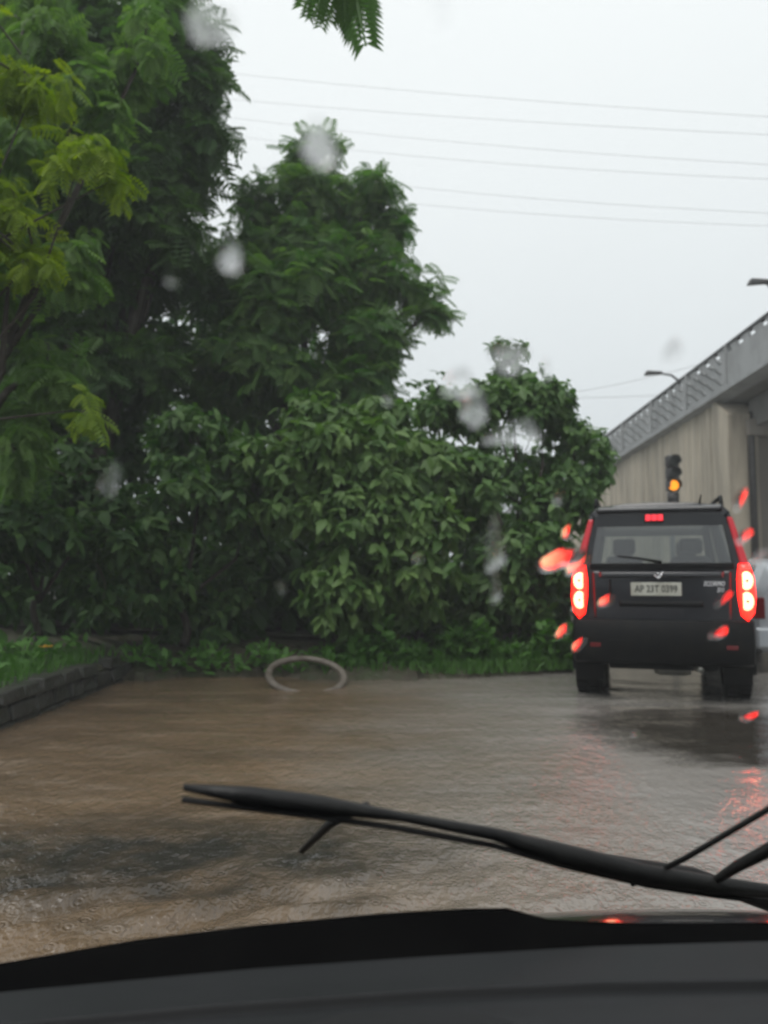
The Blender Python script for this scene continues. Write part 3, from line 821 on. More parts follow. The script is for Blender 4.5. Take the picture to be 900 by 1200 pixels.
# number plate
b = MB(); b.box((-.045, .062, 1.075), (.50, .012, .125)); pl = b.build('number_plate', M['plate'], suv, bevel=.008)
text('plate_lettering', 'AP 23T 0399', .092, M['ink'], pl, (-.045, .0545, 1.075), (PI / 2, 0, 0), .0015, .86, .0, .0015)
# emblem: two curved chrome strokes
em = MB()
em.tube([(-.055, .04, 1.215), (-.042, .036, 1.19), (-.018, .034, 1.176), (.004, .034, 1.20), (.03, .036, 1.245)], [.006, .010, .011, .010, .005], 8)
em.tube([(-.028, .04, 1.235), (-.014, .036, 1.212), (.0, .036, 1.205)], [.005, .009, .005], 8)
em.build('emblem', M['chrome'], suv, True)
text('badge_lettering', 'SCORPIO', .058, M['silver'], suv, (.515, .062, 1.125), (PI / 2, 0, 0), .004, .82, .28, .0012)
text('badge_lettering', 'S11', .055, M['silver'], suv, (.575, .062, 1.068), (PI / 2, 0, 0), .004, .85, .28, .0012)
# high stop lamp under the spoiler
b = MB(); b.box((-.045, .052, 1.742), (.19, .05, .075)); hl = b.build('stop_lamp', M['plastic'], suv, bevel=.01)
for i in range(3):
    b = MB(); b.box((-.105 + .06 * i, .024, 1.742), (.052, .012, .058)); b.build('lens', M['lamp_stop'], hl, bevel=.004)
# tail lamps
def lamps(sg):
    cx = .80
    b = MB()   # bulging lower cluster
    out_ = [(.755, 1.31), (.850, 1.31), (.893, 1.18), (.905, 1.0), (.885, .86), (.825, .79), (.765, .84), (.738, 1.0), (.735, 1.17)]
    rows = []
    for sc, yy in ((1.0, .16), (1.0, .075), (.93, .05), (.75, .04)):
        rows.append([(sg * (.81 + (x - .81) * sc), yy, 1.05 + (z - 1.05) * sc) for x, z in out_])
    b.quadgrid(rows, True); b.face(rows[-1])
    tl_ = b.build('tail_lamp', M['lamp_glow'], suv, True)
    b = MB()   # strip running up the pillar
    b.hexa([(sg * .775, .07, 1.295), (sg * .855, .075, 1.295), (sg * .855, .22, 1.295), (sg * .775, .13, 1.295), (sg * .660, .085, 1.74), (sg * .712, .09, 1.74), (sg * .712, .22, 1.74), (sg * .660, .14, 1.74)])
    b.build('lamp_strip', M['lamp_dim'], tl_, bevel=.012)
    for zc in (1.155, .97):
        b = MB()   # lit bowl with a D outline and a dark bulb at its centre
        ol = []
        for k in range(20):
            a = 2 * PI * k / 20; x = .062 * math.cos(a); z = .082 * math.sin(a)
            if x < -.035: x = -.035
            ol.append((x, z))
        rows = [[(sg * (.815 + x * s_), yy, zc + z * s_) for x, z in ol] for s_, yy in ((1.0, .036), (.9, .022), (.5, .012), (.02, .008))]
        b.quadgrid(rows, True); bl = b.build('bulb_bowl', M['lamp_hot'], tl_, True)
        b = MB(); b.lathe([(.001, -.006), (.012, -.004), (.015, .006)], 'Y', (sg * .818, .004, zc), 10); b.build('bulb', M['lens_off'], bl, True)
mir(lamps)
# bumper, step, skid
b = MB()
pr = [(.90, .30), (.02, .44), (-.02, .52), (-.02, .72), (.03, .80), (.16, .82)]
rows = []
for x, ins in ((-.895, .16), (-.87, .05), (-.7, .0), (0, -.015), (.7, .0), (.87, .05), (.895, .16)):
    rows.append([(x, ins + .20, .36), (x, ins + .02, .40), (x, ins - .02, .50), (x, ins - .02, .70), (x, ins + .02, .785), (x, ins + .2, .80)])
b.quadgrid(rows); b.face([r for r in rows[0]]); b.face([r for r in rows[-1]])
bp = b.build('bumper', M['plastic'], suv, True); bp.modifiers.new('edge', 'EDGE_SPLIT').split_angle = math.radians(45)
b = MB(); b.box((0, -.005, .60), (1.05, .05, .012)); b.build('step_tread', M['plastic'], bp)
def refl(sg):
    b = MB(); b.box((sg * .66, -.022, .555), (.11, .012, .04)); b.build('reflector', M['lens_red_off'], bp, bevel=.004)
mir(refl)
b = MB(); b.hexa([(-.52, .10, .33), (.52, .10, .33), (.52, .40, .33), (-.52, .40, .33), (-.56, .06, .44), (.56, .06, .44), (.56, .5, .50), (-.56, .5, .50)]); b.build('underbody', M['plastic'], suv)
b = MB(); b.lathe([(.001, -.19), (.085, -.18), (.10, -.12), (.10, .12), (.085, .18), (.001, .19)], 'X', (.10, .20, .37), 14); b.build('silencer', M['exhaust'], suv, True)
b = MB(); b.tube([(.24, .18, .36), (.34, .08, .35), (.37, .0, .345)], .026, 8); b.build('exhaust_pipe', M['exhaust'], suv, True)
b = MB(); b.tube([(-.72, .80, .38), (-.12, .80, .38), (.02, .80, .36), (.14, .80, .38), (.72, .80, .38)], [.05, .05, .13, .05, .05], 10); b.build('rear_axle', M['iron'], suv, True)
for i in range(2):
    b = MB(); x_ = (-.50, .50)[i]; b.tube([(x_, .5, .50), (x_, .9, .40), (x_, 2.9, .42)], .05, 6); b.build('chassis_rail', M['iron'], suv)
def wheels(sg):
    for y_ in (.80, 3.48):
        c = (sg * .775, y_, .372); hw = .128
        b = MB(); b.lathe([(.235, -hw), (.30, -hw * 1.06), (.355, -hw * .98), (.375, -hw * .75), (.379, -.02), (.379, .02), (.375, hw * .75), (.355, hw * .98), (.30, hw * 1.06), (.235, hw)], 'X', c, 40)
        for k in range(30):   # tread blocks
            for q in (-1, 1):
                a = 2 * PI * (k + .25 * q) / 30; R = Matrix.Rotation(-a, 3, 'X')
                b.box(Vector(c) + R @ Vector((q * .062, 0, .381)), (.095, .05, .016), rot=R)
        ty = b.build('tyre', M['rubber'], suv, False)
        b = MB(); b.lathe([(.24, -.11), (.22, -.09), (.20, .04 * sg), (.24, .11)], 'X', c, 24)
        for k in range(6):
            a = 2 * PI * k / 6; b.tube([Vector(c) + Vector((sg * .085, 0, 0)), Vector(c) + Vector((sg * .095, .215 * math.cos(a), .215 * math.sin(a)))], [.035, .025], 6)
        b.build('rim', M['rim'], ty, True)
    # wheel-arch flare and mud flap
    for y_ in (.80, 3.48):
        b = MB(); b.quadgrid([[(sg * xx, y_ + r_ * math.cos(a), .40 + r_ * math.sin(a)) for a in np.linspace(-.25, PI + .25, 17)] for xx, r_ in ((.80, .47), (.915, .47), (.925, .44), (.915, .415), (.80, .41))]); b.build('wheel_arch', M['plastic'], suv, True)
    b = MB(); b.box((sg * .74, .33, .34), (.28, .015, .30)); b.build('mud_flap', M['rubber'], suv)
    b = MB(); b.box((sg * .86, 2.1, .42), (.12, 1.7, .05)); b.build('side_step', M['plastic'], suv, bevel=.015)
    b = MB(); b.hexa([(sg * .88, 2.75, 1.27), (sg * 1.06, 2.76, 1.25), (sg * 1.05, 2.86, 1.27), (sg * .88, 2.86, 1.29), (sg * .90, 2.75, 1.44), (sg * 1.05, 2.76, 1.43), (sg * 1.04, 2.84, 1.42), (sg * .90, 2.84, 1.43)]); b.build('door_mirror', M['paint'], suv, bevel=.03)
    for y0, y1 in ((.95, 1.85), (1.88, 2.95)):
        b = MB(); b.hexa([(sg * .893, y0 + .03, .52), (sg * .893, y1, .52), (sg * .90, y1, .52), (sg * .90, y0 + .03, .52), (sg * .876, y0, 1.16), (sg * .874, y1, 1.16), (sg * .884, y1, 1.16), (sg * .884, y0, 1.16)])
        d = b.build('door', M['paint'], suv)
        b = MB(); b.tube([(sg * .90, y0 + .12, 1.06), (sg * .925, y0 + .15, 1.06), (sg * .925, y0 + .28, 1.06), (sg * .90, y0 + .31, 1.06)], .012, 6); b.build('handle', M['plastic'], d, True)
mir(wheels)
b = MB(); b.tube([(.42, .28, 1.89), (.43, .20, 1.96)], [.012, .006], 6); b.build('aerial', M['plastic'], suv, True)

# ------------------------------------------------------------------ pale car at the right edge
sp = at(922, 778, 9.9); sp.z = 0
sc_ = empty('hatchback_car', (sp.x + .42, sp.y, -.03), math.radians(-17), label='pale silver car half cut off beside the black car at the right edge', cat='car')
def hb(y, hw, zb, zm, hr, zr): return section(y, [(hw * .8, zb), (hw, zb + .15), (hw * 1.0, zm - .2), (hw * .96, zm), (hr, zr - .06), (hr * .86, zr)])
b = MB(); rows = [hb(*q) for q in ((.06, .66, .42, .92, .52, 1.30), (.12, .78, .30, .95, .58, 1.42), (.5, .83, .26, .96, .60, 1.49), (1.6, .845, .25, .95, .61, 1.52), (2.3, .845, .25, .94, .59, 1.46), (2.75, .84, .25, .93, .62, .99), (3.5, .80, .27, .86, .6, .88), (3.7, .68, .38, .70, .5, .72))]
b.quadgrid(rows, True); b.face(rows[0]); b.face(rows[-1]); b.build('body', M['car_silver'], sc_, True).modifiers.new('edge', 'EDGE_SPLIT').split_angle = math.radians(40)
b = MB(); b.face([(-.55, .045, 1.0), (.55, .045, 1.0), (.48, .085, 1.33), (-.48, .085, 1.33)]); b.build('rear_window', M['lens_off'], sc_)
def hbp(sg):
    b = MB(); b.hexa([(sg * .60, .02, .72), (sg * .76, .10, .72), (sg * .80, .3, .74), (sg * .6, .12, .74), (sg * .60, .02, 1.0), (sg * .72, .09, 1.0), (sg * .77, .3, .98), (sg * .6, .12, 1.0)]); b.build('tail_lamp', M['lens_red_off'], sc_, bevel=.015)
    b = MB(); b.face([(sg * .80, .45, .99), (sg * .815, 2.5, .97), (sg * .612, 2.15, 1.42), (sg * .61, .6, 1.43)]); b.build('side_window', M['lens_off'], sc_)
    for y_ in (.62, 2.95):
        b = MB(); b.lathe([(.17, -.09), (.25, -.095), (.285, -.06), (.285, .06), (.25, .095), (.17, .09)], 'X', (sg * .75, y_, .285), 28); ty = b.build('tyre', M['rubber'], sc_, True)
        b = MB(); b.lathe([(.18, -.05), (.17, sg * .07), (.02, sg * .085)], 'X', (sg * .75, y_, .285), 16); b.build('rim', M['rim'], ty, True)
mir(hbp)
b = MB(); b.hexa([(-.72, .0, .34), (.72, .0, .34), (.78, .25, .34), (-.78, .25, .34), (-.72, .02, .62), (.72, .02, .62), (.80, .25, .62), (-.80, .25, .62)]); b.build('bumper', M['car_silver'], sc_, bevel=.04)
b = MB(); b.box((0, -.004, .50), (.45, .01, .10)); b.build('number_plate', M['plate'], sc_)

# ------------------------------------------------------------------ hoop lying half out of the water
hc = at(357, 812, 8.9)
hp = MB(); R = Matrix.Rotation(math.radians(20), 3, 'X') @ Matrix.Rotation(math.radians(6), 3, 'Y')
pts = [];
rows = []
for i in range(48):
    a = 2 * PI * i / 48; ctr = Vector((math.cos(a), math.sin(a), 0)) * .43; rd = Vector((math.cos(a), math.sin(a), 0))
    rows.append([R @ (ctr + rd * (.042 * math.cos(q)) + Vector((0, 0, .036 * math.sin(q)))) for q in np.linspace(0, 2 * PI, 10, endpoint=False)])
rows.append(rows[0])
hp.quadgrid(rows, True)
tag(hp.build('rubber_hoop', M['hoop'], None, True, loc=(hc.x, hc.y + .2, .108)), 'pale muddy hoop lying tilted in the flood water before the bushes', 'hoop')

# ------------------------------------------------------------------ vegetation
def base_at(px, Y_, z=.3):
    p = at(px, 700, Y_); return (p.x, Y_, z)
# back thicket: one dark mass behind the separate plants
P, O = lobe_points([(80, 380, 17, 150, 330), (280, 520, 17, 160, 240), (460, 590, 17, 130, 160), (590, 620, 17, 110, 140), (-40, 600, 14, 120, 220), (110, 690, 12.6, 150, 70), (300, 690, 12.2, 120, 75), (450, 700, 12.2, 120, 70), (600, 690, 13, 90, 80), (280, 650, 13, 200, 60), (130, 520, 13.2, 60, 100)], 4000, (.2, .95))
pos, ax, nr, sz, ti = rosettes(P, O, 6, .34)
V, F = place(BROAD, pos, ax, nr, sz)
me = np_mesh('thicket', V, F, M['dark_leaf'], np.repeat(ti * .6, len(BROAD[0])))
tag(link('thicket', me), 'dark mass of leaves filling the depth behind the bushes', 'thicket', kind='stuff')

plant('tall_tree', 'tall dark feathery tree filling the upper left of the view', 'tree', base_at(105, 12.2), [(60, 40, 12, 110, 120), (170, 50, 12, 75, 95), (222, 70, 12, 45, 75), (236, 170, 12, 42, 65), (150, 190, 12, 90, 90), (60, 230, 12, 100, 100), (190, 290, 12.3, 70, 80), (90, 390, 12.3, 100, 90), (40, 520, 12, 80, 90), (170, 420, 12.5, 50, 60)],
      FINE, M['dark_leaf'], 2700, 5, .44, .24, singles=60, single_name='frond', twigs=14, shell=(.35, 1.05))
plant('feathery_tree', 'mid green feathery tree whose crown leans out over the bushes', 'tree', base_at(330, 13.6), [(372, 195, 13.5, 52, 44), (425, 235, 13.5, 48, 42), (330, 255, 13.5, 62, 60), (415, 300, 13.5, 70, 62), (492, 340, 13.5, 30, 26), (505, 362, 13.4, 22, 14), (345, 345, 13.2, 95, 70), (430, 385, 13.2, 46, 58), (265, 320, 13.4, 46, 80), (300, 430, 13.0, 90, 60), (460, 268, 13.5, 18, 16), (400, 450, 13.2, 80, 50)],
      FINE, M['fine_leaf'], 2500, 5, .36, .16, singles=40, single_name='frond', twigs=16, shell=(.3, 1.06))
plant('drooping_shrub', 'broad leaved shrub with pale drooping leaves at the middle of the thicket', 'shrub', base_at(400, 10.6), [(400, 510, 10.6, 90, 62), (330, 560, 10.5, 80, 70), (470, 540, 10.6, 80, 75), (410, 620, 10.4, 85, 80), (500, 640, 10.4, 75, 80), (430, 700, 10.3, 75, 60)],
      BROAD, M['shrub_leaf'], 1500, 7, .215, .06, singles=150, twigs=12, shell=(.55, 1.05), droop=.75)
plant('dark_shrub', 'dark broad leaved shrub left of the middle over a black hollow', 'shrub', base_at(215, 10.7), [(240, 545, 10.6, 75, 80), (190, 600, 10.5, 75, 75), (290, 600, 10.6, 55, 60), (160, 690, 10.5, 70, 55), (235, 690, 11.2, 70, 70)],
      BROAD, M['shrub_leaf_b'], 950, 7, .21, .06, singles=110, twigs=12, shell=(.5, 1.05), droop=.7)
plant('leafy_shrub', 'leafy green shrub with a peaked top beside the flyover wall', 'shrub', base_at(610, 11.6), [(600, 436, 11.8, 36, 44), (575, 475, 11.8, 62, 46), (515, 478, 11.6, 48, 34), (632, 478, 11.7, 44, 45), (672, 510, 11.7, 34, 32), (560, 560, 11.5, 70, 70), (640, 570, 11.5, 60, 70), (690, 540, 11.6, 34, 34), (600, 660, 11.2, 62, 70), (640, 680, 11.0, 34, 80), (560, 720, 11.0, 60, 55)],
      BROAD, M['shrub_leaf_b'], 2000, 7, .195, .06, singles=120, twigs=12, shell=(.55, 1.06), droop=.7)
plant('mossy_shrub', 'shadowed shrub behind the stone kerb at the far left', 'shrub', base_at(40, 9.4), [(40, 600, 9.3, 75, 75), (110, 640, 9.5, 60, 70), (-20, 660, 9.0, 70, 80), (90, 560, 9.8, 60, 60)],
      BROAD, M['dark_leaf'], 600, 7, .2, .05, singles=80, twigs=12, shell=(.5, 1.05), droop=.6)
plant('hanging_tree', 'mid green tree hanging its foliage down the left edge behind the lime leaves', 'tree', base_at(-120, 8.2), [(20, 150, 8.3, 60, 80), (110, 110, 8.4, 50, 70), (170, 60, 8.5, 46, 70), (10, 330, 8.2, 50, 80), (85, 300, 8.4, 40, 60), (30, 20, 8.3, 80, 50), (60, 430, 8.4, 40, 55), (20, 520, 8.4, 40, 60), (-120, 200, 8.2, 110, 160)],
      FINE, M['fine_leaf'], 800, 5, .27, .12, singles=40, single_name='frond', twigs=8, shell=(.3, 1.06), droop=.9)
# near tree at the left with lime leaves, and its limb reaching over the view
nb = base_at(-260, 6.2)
nt_ = plant('lime_tree', 'near tree with bright yellow-green leaves hanging at the far left', 'tree', nb, [(45, 90, 6.4, 50, 46), (95, 185, 6.3, 52, 42), (130, 212, 6.3, 26, 20), (40, 300, 6.4, 30, 40), (95, 480, 6.6, 20, 30), (20, 255, 6.4, 36, 40), (-60, 200, 6.2, 80, 140), (-120, 20, 6.2, 130, 100)],
      FINE, M['lime_leaf'], 560, 4, .21, .035, singles=60, single_name='frond', twigs=5, shell=(.2, 1.05), droop=.75)
spg = [at(-160, -80, 6.0), at(60, -170, 6.1), at(250, -140, 6.1), at(400, -60, 6.1)]
b = MB(); b.tube([p - Vector(nb) for p in spg], [.07, .05, .03, .015], 8); b.build('overhanging_limb', M['bark'], nt_, True)
tips = [((400, -60), (362, 22)), ((400, -60), (385, 30)), ((402, -58), (412, 50)), ((405, -60), (436, 45)), ((398, -60), (350, 8)), ((405, -60), (425, 22)), ((403, -60), (398, 12)), ((398, -50), (372, 42)), ((408, -50), (428, 56)), ((402, -50), (405, 34)), ((396, -55), (354, 26)), ((410, -55), (442, 24))]
tplm = np_mesh('spray', *pinnate(17, .22, .05, .22), M['fine_leaf'], np.full(len(pinnate(17, .22, .05, .22)[0]), .1))
for i, (p0, p1) in enumerate(tips):
    a = at(*p0, 6.1 + .12 * (i % 3 - 1)); c = at(*p1, 6.0 + .15 * (i % 4 - 1.5)); d = (c - a); L = d.length; d.normalize()
    nrm_ = Vector((.3 * math.sin(i * 2.1), -1, .35)).normalized(); s_ = d.cross(nrm_).normalized(); nn = s_.cross(d)
    o = link('spray', tplm, nt_)
    o.matrix_local = Matrix.Translation(a - Vector(nb)) @ Matrix((( s_.x, d.x, nn.x, 0), (s_.y, d.y, nn.y, 0), (s_.z, d.z, nn.z, 0), (0, 0, 0, 1))) @ Matrix.Scale(L * .86, 4)

# undergrowth along the foot of the bushes and on the verge
n = 4200
t = RNG.uniform(0, 1, n); px_ = 385 + 290 * t
yy = 9.75 + .9 * RNG.uniform(0, 1, n) + .5 * t
pos = np.stack([(px_ - 450) / F_PX * yy, yy, np.full(n, .08) + RNG.uniform(0, .62, n) * (.5 + .3 * np.sin(px_ * .06) + .2 * np.sin(px_ * .17))], -1)
n2 = 900
p2 = np.stack([RNG.uniform(-5.6, -3.45, n2), RNG.uniform(6.0, 9.3, n2), .28 + RNG.uniform(0, .25, n2)], -1)
n3 = 650
q3 = RNG.uniform(150, 390, n3); y3 = RNG.uniform(9.75, 10.7, n3)
p3 = np.stack([(q3 - 450) / F_PX * y3, y3, RNG.uniform(.04, .34, n3) * (.4 + .6 * np.abs(np.sin(q3 * .045)))], -1)
pos = np.concatenate([pos, p2, p3]); n = len(pos)
ax = np.stack([RNG.normal(0, .6, n), RNG.normal(-.25, .5, n), RNG.uniform(.1, .9, n)], -1)
nr = np.array([0, -.3, 1.]) + RNG.normal(0, .35, (n, 3))
V, F = place(BROAD, pos, ax, nr, RNG.uniform(.08, .2, n))
tn = np.clip(RNG.normal(.35, .2, n), 0, .9)
me = np_mesh('undergrowth', V, F, M['herb_leaf'], np.repeat(tn, len(BROAD[0])))
tag(link('undergrowth', me), 'low bright green weeds along the water edge', 'undergrowth', kind='stuff')
nG = 7500
pg = np.stack([RNG.uniform(-6.5, -3.22, nG), RNG.uniform(4.5, 9.6, nG), np.full(nG, .27)], -1)
qg = RNG.uniform(380, 680, 3000); yg = RNG.uniform(9.7, 10.5, 3000) + np.clip(qg - 560, 0, 200) * .004
pg = np.concatenate([pg, np.stack([(qg - 450) / F_PX * yg, yg, np.full(3000, .05)], -1)]); nG = len(pg)
V, F = place(BLADE, pg, np.stack([RNG.normal(0, .3, nG), RNG.normal(0, .3, nG), np.ones(nG)], -1), RNG.normal(0, 1, (nG, 3)), RNG.uniform(.08, .24, nG))
tag(link('grass', np_mesh('grass', V, F, M['herb_leaf'], np.repeat(np.clip(RNG.normal(.3, .15, nG), 0, 1), 5))), 'wet grass on the verge', 'grass', kind='stuff')
# yellow bloom on the verge
yf = at(53, 759, 8.2); fl = empty('yellow_flower', (yf.x, yf.y, .3), label='small yellow flower standing behind the stone kerb', cat='flower')
b = MB(); b.tube([(0, 0, -.05), (.01, 0, yf.z - .3)], .006, 5); b.build('stem', M['twig'], fl)
for k in range(6):
    a = k * PI / 3; b = MB(); d = Vector((math.cos(a), math.sin(a), .25)); e = Vector((-math.sin(a), math.cos(a), 0)); c = Vector((.01, 0, yf.z - .3))
    b.face([c, c + d * .05 + e * .028, c + d * .085, c + d * .05 - e * .028]); b.build('petal', M['yellow'], fl)

# ------------------------------------------------------------------ the car we look out of
WS0, WSK = 1.62, .8                      # windscreen plane: z = WS0 - WSK * y
NW = Vector((0, WSK, 1)).normalized(); UW = Vector((1, 0, 0)); VW = NW.cross(UW).normalized() * 1
if VW.z < 0: VW = -VW
def on_screen(px, py):
    d = ray(px, py); t = (WS0 - EYE.z - WSK * EYE.y) / (d.z + WSK * d.y)
    return EYE + d * t
own = empty('car_cabin', (0, .4, .9), label='dark dashboard, wipers and wet bonnet of the car we look out of', cat='car')
OW = Vector(own.location)
def P3(v): return Vector(v) - OW
b = MB()
c8 = []
for (yy, hx) in ((1.02, .72), (.10, .60)):
    zz = WS0 - WSK * yy
    c8.append([(-hx, yy, zz), (hx, yy, zz)])
in_ = NW * -.005
b.hexa([P3(Vector(p) + in_) for p in (c8[0][0], c8[0][1], c8[1][1], c8[1][0])] + [P3(p) for p in (c8[0][0], c8[0][1], c8[1][1], c8[1][0])])
b.build('windscreen', M['clear'], own)
# dashboard: a top pad lofted through its edges (back edge, ridge, foot of the ridge, flat top, groove, near pad)
cols = list(range(-700, 1601, 50))
def pl_(pts, x): return float(np.interp(x, [p[0] for p in pts], [p[1] for p in pts]))
ridge = [(-700, 1245), (-300, 1180), (0, 1131), (150, 1105), (300, 1087), (450, 1073), (590, 1065), (620, 1070), (655, 1082), (760, 1085), (1000, 1084), (1600, 1090)]
footl = [(-700, 1290), (0, 1166), (300, 1138), (500, 1124), (700, 1112), (900, 1106), (1600, 1100)]
groov = [(-700, 1330), (0, 1204), (250, 1181), (500, 1163), (700, 1154), (900, 1151), (1600, 1150)]
rows = []
for x in cols:
    r, f_, g_ = pl_(ridge, x), pl_(footl, x), pl_(groov, x)
    top = at(x, r, .80)
    rows.append([P3(top + Vector((0, .10, -.16))), P3(top + Vector((0, .035, -.012))), P3(top), P3(at(x, r + 4, .785)), P3(at(x, f_ - 2, .755)), P3(at(x, f_, .745))])
b = MB(); b.quadgrid(rows); b.build('dashboard_lip', M['dash_shaded'], own, True)
rows = []
for x in cols:
    f_, g_ = pl_(footl, x), pl_(groov, x)
    rows.append([P3(at(x, f_ - 3, .748)), P3(at(x, f_, .742)), P3(at(x, (f_ + g_) / 2, .69)), P3(at(x, g_ - 5, .655)), P3(at(x, g_ - 2, .648)), P3(at(x, g_ + 6, .651)), P3(at(x, g_ + 12, .645)), P3(at(x, g_ + 18, .625)), P3(at(x, g_ + 45, .58)), P3(at(x, g_ + 140, .50)), P3(at(x, g_ + 420, .46))])
b = MB(); b.quadgrid(rows); b.build('dashboard', M['dash'], own, True)
# raised moulding low in the middle of the dashboard
b = MB(); b.hexa([P3(at(330, 1215, .50)), P3(at(640, 1215, .50)), P3(at(560, 1186, .60)), P3(at(400, 1186, .60)), P3(at(360, 1204, .505)), P3(at(620, 1204, .505)), P3(at(545, 1182, .585)), P3(at(425, 1182, .585))]); b.build('defroster_vent', M['dash'], own, bevel=.004)
# cabin shell behind and above: headliner, pillars, door panels, rear wall
b = MB(); b.hexa([P3(p) for p in ((-.62, .09, 1.535), (.62, .09, 1.535), (.66, -2.4, 1.60), (-.66, -2.4, 1.60), (-.62, .09, 1.565), (.62, .09, 1.565), (.66, -2.4, 1.64), (-.66, -2.4, 1.64))]); b.build('headliner', M['liner'], own)
for sg in (-1, 1):
    b = MB(); b.hexa([P3(p) for p in ((sg * .73, 1.04, .80), (sg * .78, 1.02, .80), (sg * .78, .95, .80), (sg * .73, .95, .80), (sg * .61, .08, 1.54), (sg * .66, .08, 1.54), (sg * .66, .0, 1.54), (sg * .61, .0, 1.54))]); b.build('front_pillar', M['liner'], own)
    b = MB(); b.box(P3((sg * .79, -.75, .62)), (.06, 3.3, .72)); b.build('door_panel', M['liner'], own)
b = MB(); b.box(P3((0, -2.42, .95)), (1.5, .06, 1.3)); b.build('rear_wall', M['liner'], own)
b = MB(); b.box(P3((0, -.7, .30)), (1.6, 3.4, .04)); b.build('cabin_floor', M['liner'], own)
# bonnet: curves down and away, wet
rows = []
for q in np.linspace(0, 1, 22):
    yy = 1.06 + .66 * q; L = yy - 1.06
    zz = .785 - .07 * L - .80 * L * L - .2 * L ** 3
    rows.append([P3((x, yy - .05 * (x - .45) ** 2, zz - .115 * (x - .45) ** 2)) for x in np.linspace(-.40, 1.3, 44)])
b = MB(); b.quadgrid(rows); b.build('bonnet', M['bonnet'], own, True)
b = MB(); b.quadgrid([[P3((x, yy - .05 * (x - .45) ** 2, zz - .115 * (x - .45) ** 2)) for x in np.linspace(-.40, 1.3, 30)] for yy, zz in ((.99, .77), (1.0, .755), (1.05, .755), (1.058, .775))]); b.build('cowl', M['plastic'], own, True)
# wipers
def wp(px, py, lift): return P3(on_screen(px, py) + NW * lift)
bl = [(212, 938), (290, 948), (372, 958), (470, 972), (580, 992), (660, 1015), (760, 1038), (840, 1050), (925, 1060)]
b = MB(); b.tube([wp(x, y, .012) for x, y in bl], [.003, .0085, .0085, .0045, .0062, .0110, .0105, .0095, .007], 8)
wb = b.build('wiper_blade', M['wiper'], own, True)
b = MB(); b.tube([wp(x, y + 4, .004) for x, y in bl], .0032, 6); b.build('rubber_edge', M['wiper'], wb, True)
b = MB(); b.tube([wp(352, 1012, .012), wp(385, 990, .02), wp(430, 966, .018)], [.003, .0045, .004], 6); b.build('blade_clip', M['wiper'], wb, True)
b = MB(); b.tube([wp(590, 1006, .02), wp(690, 1030, .022), wp(820, 1058, .03), wp(960, 1098, .02)], [.004, .007, .009, .010], 8); b.build('wiper_arm', M['wiper'], own, True)
b = MB(); b.tube([wp(745, 1058, .02), wp(810, 1028, .02), wp(905, 975, .02), wp(1000, 920, .02)], [.003, .003, .003, .003], 6); b.build('wiper_arm', M['wiper'], own, True)
b = MB(); b.tube([wp(820, 1062, .015), wp(870, 1032, .015), wp(910, 1012, .015), wp(1000, 960, .015)], [.003, .006, .007, .006], 6); b.build('wiper_blade', M['wiper'], own, True)

